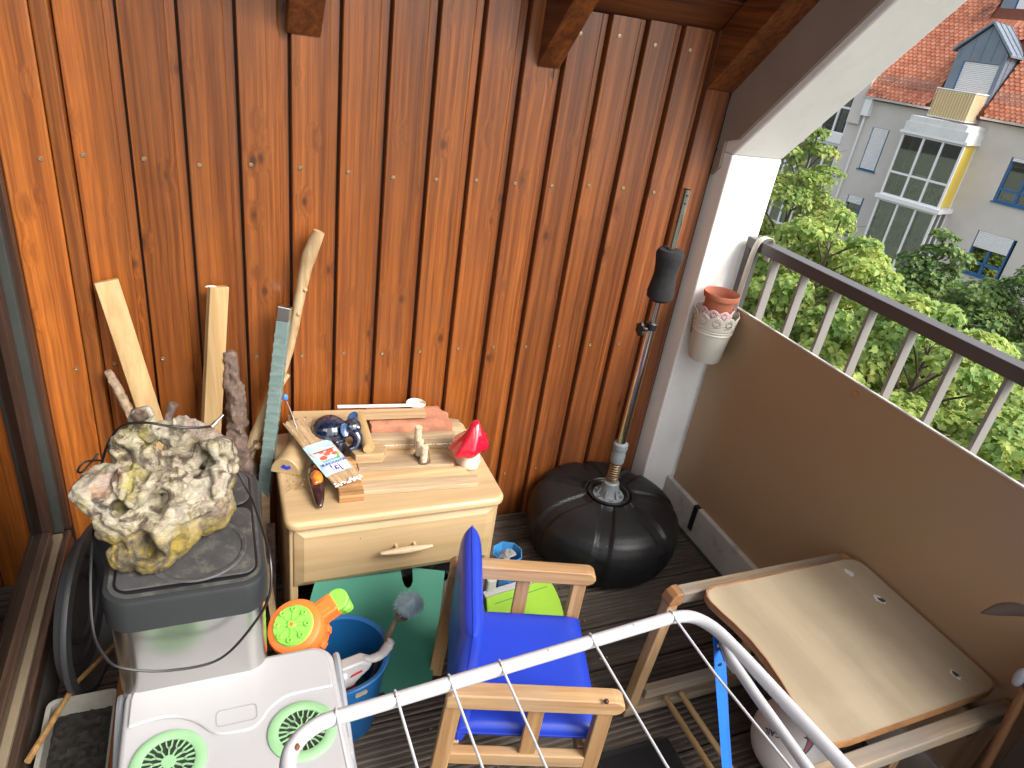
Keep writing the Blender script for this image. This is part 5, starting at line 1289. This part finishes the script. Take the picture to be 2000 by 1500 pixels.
# ---- round tub leaning behind the bin
rot = Matrix.Rotation(R(90), 3, 'Y') @ Matrix.Identity(3)
tb_ = thing('round_tub', 'dark grey round plastic tub standing on edge left of the bin', 'tub', (-.33, 1.50, 0))
tilt = Matrix.Rotation(R(-8), 3, 'Z')
obj('shell', MB().lathe([(.0005, .012), (.145, .012), (.180, .020), (.190, .035), (.192, .045), (.213, .044), (.215, .050), (.213, .056), (.192, .060), (.182, .050), (.17, .030), (.14, .020), (.0005, .020)], 64, (-.385, 1.50, .216), tilt @ rot), plain('charcoal_tub', (.035, .037, .040), .5, var=.1), tb_, smooth=True, angle=40)
obj('inner_rib', MB().lathe([(.075, .0205), (.078, .028), (.083, .028), (.086, .0205)], 48, (-.385, 1.50, .216), tilt @ rot).lathe([(.125, .0205), (.128, .027), (.132, .027), (.135, .0205)], 48, (-.385, 1.50, .216), tilt @ rot), plain('charcoal_rib', (.02, .02, .022), .5), tb_, smooth=True)
# ---- planter box with soil
pb2 = thing('planter_box', 'greyed plastic planter box with dark soil in the bottom left corner', 'planter', (-.335, 1.05, 0))
m = MB(); ou = rrect(-.412, .80, -.268, 1.290, .02, 5); inn = rrect(-.402, .81, -.278, 1.280, .014, 5); n = len(ou)
vs = [(x, y, 0) for x, y in ou]+[(x, y, .15) for x, y in ou]+[(x, y, .15) for x, y in inn]+[(x, y, .09) for x, y in inn]
m.add(vs, [(i+k*n, (i+1) % n+k*n, (i+1) % n+(k+1)*n, i+(k+1)*n) for k in range(3) for i in range(n)])
obj('box', m, M_planter, pb2, bevel=.0)
m = MB(); gx, gy = 24, 70; vs = [(-.402+.124*i/gx, .81+.47*j/gy, .103+.008*noise.fractal(Vector((i*.4, j*.4, 0)), 1, 2, 4)) for i in range(gx+1) for j in range(gy+1)]
m.add(vs, [(i*(gy+1)+j, (i+1)*(gy+1)+j, (i+1)*(gy+1)+j+1, i*(gy+1)+j+1) for i in range(gx) for j in range(gy)])
obj('soil', m, M_soil, pb2, smooth=True, kind='stuff')
top('bamboo_cane', MB().tube([(-.30, 1.52, .06), (-.36, 1.32, .155), (-.418, 1.125, .175)], [.005, .006, .007], 8), M_bamboo, 'split bamboo cane lying over the corner of the planter box', 'cane', (-.36, 1.3, .15), smooth=True)
top('wood_lath', MB().box((-.262, .80, 0), (-.240, 1.27, .215)), M_beam_y, 'dark brown board on edge between the planter box and the bin', 'board', (-.25, 1.0, 0), bevel=.002)

# ================================================================== COOLER
cl2 = thing('cool_box', 'white electric cool box with two round pale green vents in its lid', 'cool box', (-.015, .92, 0))
kx0, kx1, ky0, ky1, kz = -.214, .182, .74, 1.086, .398
obj('body', MB().prism(rrect(kx0+.018, ky0+.015, kx1-.018, ky1-.015, .04, 8), 'z', 0, .335), M_cool, cl2, smooth=True, angle=40)
lid = obj('lid', MB().prism(rrect(kx0, ky0, kx1, ky1, .045, 10), 'z', .336, kz), M_cool, cl2, bevel=.010, seg=4, smooth=True, angle=40)
pl_ = [(kx0+.012, .975), (-.155, .981), (-.125, .977), (-.10, .966), (-.08, .949), (-.065, .932), (-.045, .918), (-.015, .914), (.012, .915), (.030, .928), (.045, .948), (.065, .962), (.09, .970), (kx1-.012, .970)]
pl_ = [tuple(q)[:2] for q in smooth_path([(a, b, 0) for a, b in pl_], 4)]
pts_ = pl_+[(kx1-.012, ky1-.05), (kx1-.016, ky1-.03), (kx1-.03, ky1-.016), (kx1-.05, ky1-.012), (kx0+.05, ky1-.012), (kx0+.03, ky1-.016), (kx0+.016, ky1-.03), (kx0+.012, ky1-.05)]
obj('raised_panel', MB().prism(pts_, 'z', kz-.001, kz+.0065), M_cool, lid, bevel=.0045, seg=3, smooth=True, angle=40)
m = MB(); q1 = rrect(-.052, .932, .022, .968, .009, 4); q2 = rrect(-.0505, .9335, .0205, .9665, .008, 4); n = len(q1)
m.add([(x, y, kz+.0072) for x, y in q1]+[(x, y, kz+.0072) for x, y in q2], [(i, (i+1) % n, n+(i+1) % n, n+i) for i in range(n)]); obj('embossed_plate', m, M_coolg, lid, solid=.0006)
for (vx, vy) in ((.100, .888), (-.131, .888)):
    vt = obj('vent', MB().lathe([(.044, kz+.001), (.044, kz+.0045), (.047, kz+.006), (.060, kz+.006), (.0635, kz+.004), (.064, kz+.0005)], 64, (vx, vy, 0)), M_vent, cl2, smooth=True, angle=50)
    obj('well', MB().cyl((vx, vy, kz+.0004), .0445, .0004, 40), plain('vent_well', (.02, .025, .02), .6) if vx > 0 else bpy.data.materials['vent_well'], vt)
    obj('hub', MB().cyl((vx, vy, kz+.0015), .0125, .0035, 24), M_vent, vt, bevel=.0008)
    m = MB()
    for k in range(12):
        a = R(30*k); c0 = Vector((vx, vy, kz+.003)); d = Vector((math.cos(a), math.sin(a), 0))
        m.bar(c0+d*.012, c0+d*.026, .0026, .003)
        for s in (-1, 1):
            a2 = a+s*R(7.5); d2 = Vector((math.cos(a2), math.sin(a2), 0)); m.bar(c0+d*.025, c0+d2*.031, .0022, .003); m.bar(c0+d2*.030, c0+d2*.0445, .0024, .003)
        
    obj('grille', m, M_vent, vt, kind='stuff')
for sx_ in (kx0-.010, kx1+.010):
    obj('handle', MB().tube(smooth_path([(sx_, .83, .30), (sx_, .88, .30), (sx_, .98, .345), (sx_, 1.05, .362), (sx_, 1.075, .36)], 5), .009, 8, flat=1.6), M_coolg, cl2, smooth=True)
obj('latch', MB().box((kx1-.017, .86, .27), (kx1+.012, .90, .33)), M_cool, cl2, bevel=.003)

# ================================================================== BUCKET WITH TOYS
bk2 = thing('toy_bucket', 'blue plastic bucket standing between the cool box and the green board', 'bucket', (.225, 1.19, 0))
bc = (.228, 1.19, 0)
m = MB(); prof = [(.0005, .004), (.082, .004), (.084, .0), (.088, .004), (.106, .20), (.108, .228), (.117, .230), (.118, .238), (.1145, .240), (.105, .236), (.103, .20), (.086, .008), (.0005, .008)]
n = 72; vs = []
for (r, z) in prof:
    for j in range(n):
        a = 2*math.pi*j/n; t = max(0, min(1, (z-.15)/.08))
        dz = (.018*math.exp(-((a-R(340)+math.pi) % (2*math.pi)-math.pi)**2/.09)-.012*math.exp(-(((a-R(255)+math.pi) % (2*math.pi))-math.pi)**2/.12))*t
        vs.append((bc[0]+r*math.cos(a), bc[1]+r*math.sin(a), z+dz))
k_ = len(prof); m.add(vs, [(i*n+j, i*n+(j+1) % n, (i+1)*n+(j+1) % n, (i+1)*n+j) for i in range(k_-1) for j in range(n)])
obj('bucket', m, M_bucket, bk2, smooth=True, angle=45)
a = R(285); obj('hand_slot', MB().prism(rrect(-.016, -.005, .016, .005, .0049, 5), 'y', -.002, .002, Matrix.Translation((bc[0]+.1085*math.cos(a), bc[1]+.1085*math.sin(a), .205)) @ Matrix.Rotation(a-R(90), 4, 'Z')), plain('slot_beige', (.30, .25, .18), .7), bk2)  # beige inset marks the slot opening
# toy blaster
tbz = thing('toy_blaster', 'orange and lime green drum of a toy blaster sticking out of the bucket', 'toy blaster', (.12, 1.15, .36))
zax = Vector((-.35, -.38, .86)).normalized(); xax = Vector((.86, .2, .45)); xax = (xax-zax*xax.dot(zax)).normalized(); yax = zax.cross(xax)
TM = Matrix(((xax.x, yax.x, zax.x, .122), (xax.y, yax.y, zax.y, 1.172), (xax.z, yax.z, zax.z, .362), (0, 0, 0, 1)))
def tl(name, mb, mat, par=None, **k):
    mb.v = [tuple(TM @ Vector(p)) for p in mb.v]; return obj(name, mb, mat, par or tbz, **k)
drum = tl('drum', MB().lathe([(.0005, -.05), (.055, -.05), (.061, -.043), (.061, -.012), (.064, -.008), (.064, .018), (.060, .027), (.050, .032), (.0005, .032)], 48, rf=lambda a, r, z: 1+(.02 if math.sin(9*a) > 0 and -.043 < z < -.011 else 0)), M_orange, smooth=True, angle=30)
for k in range(5):
    a = R(200+k*32); tl('drum_step', MB().bar((.0625*math.cos(a), .0625*math.sin(a), -.040), (.0625*math.cos(a), .0625*math.sin(a), -.016), .016, .008, (math.cos(a), math.sin(a), 0)), M_orange, drum, bevel=.0015)
tl('cover', MB().lathe([(.0005, .030), (.044, .030), (.046, .034), (.043, .0385), (.0005, .0385)], 48), M_lime, smooth=True, angle=30)
cov = bpy.data.objects[-1] if False else tbz.children[-1] if len(tbz.children) else None
cov = [o for o in bpy.data.objects if o.name.startswith('cover') and o.parent == tbz][0]
for k in range(8):
    a = R(45*k+10); p = (.0345*math.cos(a), .0345*math.sin(a), .038)
    tl('stud', MB().lathe([(.0065, .037), (.0065, .045), (.0050, .0465), (.0034, .046), (.0034, .041), (.0005, .041)], 14, (p[0], p[1], 0)), M_lime, cov, smooth=True, angle=40)
    tl('spoke', MB().bar((.010*math.cos(a), .010*math.sin(a), .040), (.030*math.cos(a), .030*math.sin(a), .040), .004, .004), M_lime, cov)
tl('hub', MB().lathe([(.0105, .038), (.0105, .044), (.0085, .0455), (.0075, .0445), (.0005, .0445)], 24), M_lime, cov, smooth=True)
tl('hub_hole', MB().lathe([(.0045, .0447), (.0045, .047), (.0025, .047), (.0025, .0455), (.0005, .0455)], 14), M_orange, cov, smooth=True)
tl('neck', MB().box((.045, -.022, -.030), (.098, .024, .016)), M_orange, bevel=.005)
tl('neck_step', MB().box((.06, -.012, .0165), (.085, .014, .021)), M_orange, bevel=.002)
tl('muzzle_ring', MB().cyl((.105, .002, -.052), .021, .058, 24, r2=.026), M_lime, smooth=True, bevel=.003)
tl('muzzle_cap', MB().box((.100, -.026, -.046), (.126, .020, -.010)), M_lime, bevel=.010, seg=3)
# grey grip and trigger
gp = thing('toy_gun_grip', 'light grey toy grip with a curved trigger lying in the mouth of the bucket', 'toy', (.22, 1.16, .28))
gm = MB(); gpoly = [(.175, .232), (.195, .262), (.215, .275), (.262, .272), (.288, .250), (.280, .236), (.262, .222), (.24, .20), (.205, .20)]
TG = Matrix.Translation((0.0, .0, 0.0))
def gp3(poly, y0, y1, slope=.25): 
    m = MB(); m.prism(poly, 'y', y0, y1); m.v = [(x, y+(x-.2)*slope, z+(y-1.13)*-.15) for x, y, z in m.v]; return m
obj('housing', gp3(gpoly, 1.10, 1.135), M_ggrey, gp, bevel=.005, seg=3, smooth=True)
obj('trigger', MB().tube(smooth_path([(.268, 1.135, .262), (.290, 1.14, .252), (.312, 1.145, .253), (.330, 1.15, .272), (.338, 1.153, .288)], 5), [.011]*6+[.012]*6+[.014]*5+[.012]*3+[.006], 12, flat=.7), M_ggrey, gp, smooth=True)
obj('red_slot', gp3([(.232, .238), (.236, .244), (.262, .248), (.262, .241)], 1.0975, 1.0985), M_red, gp)
obj('clear_part', MB().sphere((.195, 1.115, .262), .024, 14, 10, (1.1, .8, .9)).sphere((.213, 1.11, .250), .016, 12, 8), plain('cloudy_plastic', (.45, .46, .48), .25), gp, smooth=True)
top('red_toy', MB().bar((.228, 1.14, .07), (.238, 1.135, .215), .030, .022, (0, -1, 0)), M_red, 'dark red toy part standing inside the bucket', 'toy', (.23, 1.14, .02), bevel=.005)
top('green_toy', MB().sphere((.235, 1.13, .05), .030, 12, 8, (1, .9, .9)), plain('mid_green_plastic', (.04, .35, .05), .4), 'green toy part at the bottom of the bucket', 'toy', (.235, 1.13, .01), smooth=True)
top('green_toy', MB().cyl((.205, 1.20, .03), .02, .12, 12), plain('mid_green_plastic_b', (.05, .38, .06), .4), 'green toy tube behind the red toy in the bucket', 'toy', (.205, 1.20, .02), bevel=.003)
top('white_toy_part', MB().lathe([(.006, 0), (.012, 0), (.0125, .008), (.006, .008)], 16, (.098, 1.105, .335)).bar((.09, 1.11, .33), (.13, 1.10, .325), .012, .01), plain('ivory_plastic', (.5, .45, .35), .5), 'ivory toy ring wedged between the bin and the cool box', 'toy', (.10, 1.10, .33), smooth=True)
# feather duster
fd = thing('fluffy_wand', 'brown stick tipped with pale blue fluff, leaning out of the bucket', 'wand', (.255, 1.14, .02))
obj('stick', rough_branch([(.262, 1.12, .02), (.300, 1.16, .16), (.345, 1.195, .27), (.372, 1.21, .31)], [.005, .006, .0065, .005], .0015, 90, 3, 10, 8), M_barkd, fd, smooth=True)
obj('bract', MB().lathe([(.004, 0), (.016, .012), (.02, .02), (.012, .014), (.003, .004)], 12, (.362, 1.205, .295), Matrix.Rotation(R(35), 3, 'Y')), M_barkd, fd, smooth=True)
fc = Vector((.396, 1.218, .325)); rng = np.random.default_rng(3); K = 9000
d = rng.normal(size=(K, 3)); d /= np.linalg.norm(d, axis=1)[:, None]
vs = []; fs = []
lump = [1+.22*noise.noise(Vector(x)*2.4) for x in d]
p0 = np.array(fc)+d*(.030*np.array(lump)*(rng.random(K)**.3))[:, None]*np.array([1.1, 1, .95])
dr_ = d*.6+rng.normal(size=(K, 3))*.75; dr_ /= np.linalg.norm(dr_, axis=1)[:, None]; Lh = rng.uniform(.006, .014, K)
sd3 = np.cross(dr_, rng.normal(size=(K, 3))); sd3 /= np.linalg.norm(sd3, axis=1)[:, None]
Vh = np.stack([p0-sd3*.00025, p0+sd3*.00025, p0+dr_*Lh[:, None]], 1).reshape(-1, 3)
m = MB(); m.v = [tuple(v) for v in Vh]; m.f = [(3*i, 3*i+1, 3*i+2) for i in range(K)]; m.m = [0]*K
m.sphere(fc, .024, 14, 10)
obj('fluff', m, plain('blue_grey_fluff', (.34, .44, .50), .95, var=.3, nscale=30), fd, kind='stuff')

# ================================================================== SMALL DESK
M_dtop = wood('worn_laminate_top', (.465, .375, .25), (.44, .35, .228), 'Y', 18, 1.2, .5, knots=0, grain=.05, bs_=.02, weather=(.55, .47, .36), weather_amt=.25)
M_dedge = wood('brown_edge_band', (.42, .21, .09), (.32, .15, .06), 'Y', 30, 2, .45, knots=0, grain=.15)
M_dfrx = wood('desk_frame_wood', (.40, .30, .19), (.28, .20, .125), 'X', 60, 2, .6, knots=0, grain=.3, weather=(.20, .19, .18), weather_amt=.75)
M_dfrz = wood('desk_frame_upright', (.42, .27, .14), (.30, .18, .085), 'Z', 60, 2, .55, knots=0, grain=.2)
dk = thing('childs_desk', "small wooden child's desk with a scuffed curved top against the brown panel", 'desk', (1.3, .76, 0))
outline = [(1.117, .978), (1.098, .972), (1.087, .955), (1.085, .935), (1.090, .905), (1.100, .86), (1.107, .81), (1.107, .755), (1.100, .70), (1.090, .65), (1.078, .605), (1.074, .575), (1.083, .553), (1.105, .541), (1.15, .537), (1.35, .538), (1.58, .540), (1.605, .546), (1.618, .560), (1.622, .58), (1.622, .94), (1.618, .962), (1.603, .977), (1.58, .983)]
zt0 = .452
obj('top_panel', MB().prism(outline, 'z', zt0-.016, zt0), M_dtop, dk, bevel=.0015)
cxo, cyo = 1.35, .76
m = MB(); n = len(outline); oo_ = [(cxo+(x-cxo)*1.012, cyo+(y-cyo)*1.014) for x, y in outline]; ii_ = [(cxo+(x-cxo)*1.001, cyo+(y-cyo)*1.001) for x, y in outline]
m.add([(x, y, zt0-.019) for x, y in oo_]+[(x, y, zt0+.001) for x, y in oo_]+[(x, y, zt0+.001) for x, y in ii_]+[(x, y, zt0-.019) for x, y in ii_], [(i+k*n, (i+1) % n+k*n, (i+1) % n+(k+1)*n, i+(k+1)*n) for k in range(3) for i in range(n)])
obj('edge_band', m, M_dedge, dk)
M_scuff = plain('bare_scuff', (.62, .60, .56), .8); M_scuffd = plain('dark_scuff', (.05, .045, .04), .8)
rnd = random.Random(6)
for (x, y, r, mt_) in ((1.547, .935, .012, 0), (1.552, .832, .014, 1), (1.537, .596, .012, 1)):
    q = [(x+r*(1+.35*rnd.uniform(-1, 1))*math.cos(t)*.8, y+r*(1+.35*rnd.uniform(-1, 1))*math.sin(t)*1.15) for t in [i*math.pi/7 for i in range(14)]]
    obj('scuff', MB().prism(q, 'z', zt0+.0002, zt0+.0006), M_scuff, dk)
    if mt_:
        q = [(x+.003+r*.72*(1+.4*rnd.uniform(-1, 1))*math.cos(t)*.8, y-.001+r*.72*(1+.4*rnd.uniform(-1, 1))*math.sin(t)) for t in [i*math.pi/6 for i in range(12)]]
        obj('scuff', MB().prism(q, 'z', zt0+.0007, zt0+.001), M_scuffd, dk)
for yy, xa in ((1.006, 1.012), (.506, 1.00)):
    s = 1 if yy > .8 else -1
    obj('side_rail', MB().box((xa+.03, yy-.017, .402), (1.598, yy+.017, .437)), M_dfrx, dk, bevel=.003)
    # rounded head of the front leg
    hdp = [(xa+.0295, .400), (xa+.0295, .440), (xa+.012, .438), (xa, .428), (xa-.008, .412), (xa-.008, .400)]
    obj('rail_end', MB().prism(hdp, 'y', yy-.019, yy+.019), M_dedge, dk, bevel=.003)
    obj('leg', MB().bar((.985, yy-.012*s, .03), (xa+.010, yy, .3995), .032, .030, (0, 1, 0)), M_dfrz, dk, bevel=.003)
    obj('leg', MB().bar((1.612, yy, .0), (1.612, yy, .437), .026, .032, (0, 1, 0)), M_dfrz, dk, bevel=.003)
    obj('runner', MB().box((.965, yy-.012*s-.016, .0), (1.597, yy-.012*s+.016, .0295)), M_dfrx, dk, bevel=.003)
    obj('runner', MB().box((1.02, yy-.012*s-.013, .052), (1.597, yy-.012*s+.013, .084)), M_dfrx, dk, bevel=.003)
    obj('brace', MB().bar((1.35, yy-.02*s, .086), (1.31, yy-.02*s, .40), .028, .018, (0, 1, 0)), M_dfrz, dk, bevel=.002)
for x in (1.090, 1.142): obj('dowel_rung', MB().tube([(x, .515, .045), (x, .975, .045)], .0085, 12), M_dowel, dk, smooth=True)
obj('cross_rail', MB().box((1.585, .525, .30), (1.6, .985, .36)), M_dfrz, dk, bevel=.002)

# ---- ball under the desk
bl2 = thing('football', 'white football with dark red and black curved panels under the desk', 'ball', (1.315, .735, 0))
BC = Vector((1.315, .735, .1055)); br_ = .105
obj('shell', MB().sphere(BC, br_, 48, 32), plain('white_ball_skin', (.60, .55, .52), .35, var=.04, bumps=.1, bscale=400), bl2, smooth=True)
def arcband(c, ax, ang0, ang1, half, w0, mat, nm, lift=.0006):
    ax = Vector(ax).normalized(); a = ax.orthogonal().normalized(); b = ax.cross(a); m = MB(); vs = []; k = 28
    for i in range(k+1):
        t = ang0+(ang1-ang0)*i/k; d0 = a*math.cos(t)+b*math.sin(t); w_ = w0*math.sin(math.pi*(i/k))**.7
        for s in (-1, 0, 1):
            d = (d0*math.cos(half+s*w_)+ax*math.sin(half+s*w_)).normalized(); vs.append(c+d*(br_+lift))
    m.add(vs, [(3*i+j, 3*i+j+1, 3*i+j+4, 3*i+j+3) for i in range(k) for j in range(2)])
    return obj(nm, m, mat, bl2, smooth=True, angle=180)
M_bred = plain('ball_red', (.28, .02, .05), .35); M_bblk = plain('ball_black', (.02, .02, .025), .35)
for axx, t0, t1, hf in (((.3, .5, .8), 3.2, 5.4, .35), ((-.6, .3, .5), 1.0, 3.4, .5), ((.2, -.9, .3), .5, 2.6, .3), ((-.2, -.3, .9), 3.6, 5.8, .45), ((.8, -.2, .5), 2.0, 4.0, .5)):
    arcband(BC, axx, t0, t1, hf, .12, M_bblk, 'panel_line', .0005); arcband(BC, axx, t0+.12, t1-.12, hf+.01, .075, M_bred, 'panel_line', .001)
dn = Vector((-.80, -.05, .60)).normalized(); tx = Vector((.35, -.75, .40)); tx = (tx-dn*tx.dot(dn)).normalized(); ty = dn.cross(tx)
obj('lettering', text_mb('REGAIL', .020, BC+dn*(br_+.0008), -tx, -ty, .0003), M_bblk, bl2)
obj('emblem', text_mb('Y', .022, BC+(dn*br_-ty*-.024).normalized()*(br_+.0009), -tx, -ty, .001), M_bred, bl2)

# ---- mat
top('door_mat', MB().prism([(.80, .50), (1.02, .50), (1.05, .885), (.83, .90)], 'z', .001, .010), plain('black_ribbed_mat', (.008, .008, .009), .95, bumps=.8, bscale=250), 'black mat lying on the deck in front of the chair', 'mat', (.93, .7, 0))
m = MB()
for k in range(60): m.bar((.835+k*.0036, .52, .0115), (.835+k*.0036, .88, .0115), .0016, .002)
top('mat_ribs', m, plain('mat_rib', (.012, .012, .013), .9), 'fine ribs of the black mat beside the desk', 'mat ribs', (.93, .7, .01), kind='stuff')

# ================================================================== DRYING RACK
dk2 = thing('drying_rack', 'white tubular clothes drying rack with thin rungs across the foreground', 'drying rack', (.45, .45, 0))
zr = .80
path = [(.040, .20, zr), (.040, .45, zr), (.045, .557, zr), (.059, .589, zr), (.085, .606, zr), (.112, .611, zr), (.40, .6315, zr), (.674, .651, zr), (.711, .644, zr), (.735, .615, zr), (.746, .563, zr), (.754, .495, zr), (.772, .35, zr), (.785, .20, zr)]
def lin(a, b, n): return [Vector(a).lerp(Vector(b), i/n) for i in range(n)]
pp = lin(path[0], path[1], 4)+smooth_path(path[1:6], 6)[:-1]+lin(path[5], path[7], 20)+smooth_path(path[7:12], 6)+lin(path[11], path[13], 8)[1:]+[Vector(path[13])]
obj('outer_frame', MB().tube(pp, .0106, 16), M_rackw, dk2, smooth=True)
obj('inner_rail', MB().tube([(.737, .585, .795), (.731, .548, .792), (.728, .488, .79), (.722, .361, .79), (.716, .20, .79)], [.004, .0085, .0085, .0085, .0085], 12), M_rackw, dk2, smooth=True)
obj('gusset', MB().prism([(.738, .595), (.722, .555), (.722, .535), (.742, .53)], 'z', .785, .7875), M_rackw, dk2)
for i, x in enumerate((.112, .194, .274, .3545, .514, .675)):
    yb = .611+(x-.112)*.0712
    obj('rung', MB().tube([(x, yb+.008, zr+.009), (x, yb, zr+.0118), (x+.001, yb-.012, zr+.006), (x+.004, yb-.12, zr+.001), (x+.006+(.02 if i == 5 else 0), .20, zr)], .0021, 8), M_rackw, dk2, smooth=True)
    obj('weld', MB().sphere((x, yb-.002, zr+.009), .0036, 8, 6), M_rust if i in (1, 3) else M_rackw, dk2, smooth=True)
for x in (.434, .594): obj('empty_hole', MB().sphere((x, .611+(x-.112)*.0712, zr+.0085), .0036, 8, 6, (.8, 1.2, .6)), M_rust, dk2, smooth=True)
obj('rust_spot', MB().sphere((.058, .577, zr+.0082), .004, 8, 6, (1, 1.4, .5)), M_rust, dk2, smooth=True)
m = MB()
for (x, y, z) in ((.741, .607, .785), (.748, .562, .70), (.757, .512, .60), (.79, .52, .50), (.83, .50, .35)): pass
stp = [Vector((.742, .606, .79)), Vector((.7475, .573, .72)), Vector((.7535, .535, .64)), Vector((.762, .500, .56)), Vector((.78, .44, .40)), Vector((.80, .36, .18))]
mm = MB()
vs = []
for i, p in enumerate(stp):
    t = (stp[min(i+1, 5)]-stp[max(i-1, 0)]).normalized(); xx = Vector((1, .15, 0)); xx = (xx-t*xx.dot(t)).normalized(); nn2 = t.cross(xx).normalized()
    w_ = .0135 if i < 2 else .0120
    for (a, b) in ((-w_, .002), (-w_*.6, -.0025), (w_*.6, -.0025), (w_, .002), (w_*.6, .0), (-w_*.6, .0)): vs.append(p+xx*a+nn2*b)
fs = [(i*6+j, i*6+(j+1) % 6, (i+1)*6+(j+1) % 6, (i+1)*6+j) for i in range(5) for j in range(6)]+[(5, 4, 3, 2, 1, 0), tuple(range(30, 36))]
mm.add(vs, fs); obj('strut', mm, M_strut, dk2)
obj('rivet', MB().sphere((.7438, .598, .772), .0042, 10, 6), M_steel, dk2, smooth=True)
obj('rivet', MB().cyl((.7462, .584, .742), .004, .002, 10), M_black_sm, dk2)
obj('bracket', MB().add([Vector(p) for p in ((.744, .61, .790), (.750, .60, .765), (.738, .57, .768), (.735, .575, .792))], [(0, 1, 2, 3)]), plain('dark_blue_bracket', (.01, .03, .12), .4), dk2, solid=.003)
top('clothes_peg', MB().bar((.088, .655, .42), (.098, .63, .44), .009, .006), M_strut, 'dark blue clothes peg tip standing up in front of the cool box lid', 'peg', (.09, .65, .41), bevel=.002)

# ================================================================== RIGHT EDGE: PACKAGING AND LEANING STICK
pg = thing('torn_package', 'torn cardboard package with a curled flap and purple print at the right edge', 'package', (1.52, .42, 0))
M_card = plain('brown_card_inside', (.16, .12, .10), .85); M_cardo = plain('pinkish_print', (.55, .20, .18), .5)
tpn = smooth_path([(1.50, .603, .654), (1.50, .595, .679), (1.50, .585, .701), (1.50, .570, .719), (1.50, .554, .732), (1.50, .535, .739), (1.50, .508, .742)], 4)
btm = smooth_path([(1.50, .6025, .6535), (1.502, .589, .662), (1.506, .576, .672), (1.510, .563, .684), (1.514, .552, .694), (1.517, .530, .712), (1.52, .505, .722)], 4)
m = MB(); vs = []
for p, q in zip(tpn, btm): vs += [p, p.lerp(q, .5)+Vector((-.004, 0, .003)), q]
m.add(vs, [(3*i+j, 3*i+j+1, 3*i+j+4, 3*i+j+3) for i in range(len(tpn)-1) for j in range(2)])
obj('flap', m, M_card, pg, smooth=True, angle=180, solid=.0015)
obj('flap_print', MB().add([v+Vector((-.0005, 0, .0016)) for v in [w2 for p, q in list(zip(tpn, btm))[-8:] for w2 in (p, p.lerp(q, .45))]], [(2*i, 2*i+1, 2*i+3, 2*i+2) for i in range(7)]), M_cardo, pg, smooth=True, angle=180)
obj('box', MB().prism([(1.505, .488), (1.60, .495), (1.62, .36), (1.50, .34)], 'z', .575, .650), plain('purple_print', (.07, .02, .11), .45), pg, bevel=.002)
obj('seal', MB().sphere((1.50, .482, .592), .016, 14, 10, (.6, .7, 1.6)), plain('silvery_grey', (.35, .36, .40), .35), pg, smooth=True)
top('broom_stick', MB().tube([(1.495, .425, .02), (1.498, .440, .345), (1.50, .462, .574)], .010, 12), wood('brown_stick', (.30, .14, .06), (.20, .09, .035), 'Z', 60, 2, .45, knots=0), 'brown round stick leaning at the bottom right corner', 'stick', (1.495, .425, 0), smooth=True)
top('dark_board', MB().prism([(1.50, .425), (1.61, .435), (1.61, .31), (1.50, .30)], 'z', .0, .574), plain('dark_brown_board', (.045, .03, .022), .6), 'dark brown board standing behind the leaning stick at the right edge', 'board', (1.52, .36, 0), bevel=.002)
top('dark_pot', MB().lathe([(.0005, 0), (.07, 0), (.09, .14), (.096, .145), (.096, .155), (.088, .155), (.08, .13), (.0005, .12)], 36, (1.43, .43, 0)), plain('dark_blue_pot', (.012, .018, .03), .4), 'dark blue round pot under the front of the desk', 'pot', (1.43, .43, 0), smooth=True)

m = MB(); rnd = random.Random(12)
for k in range(170):
    x, y = rnd.uniform(.4, 1.5), rnd.uniform(.5, 1.45); r = rnd.uniform(.0008, .003)
    m.sphere((x, y, r*.6+.0005), r, 5, 4, (rnd.uniform(.7, 2), 1, .7))
top('deck_crumbs', m, M_barkd, 'tiny brown crumbs and grit scattered over the deck', 'debris', (.9, 1.0, 0), kind='stuff')
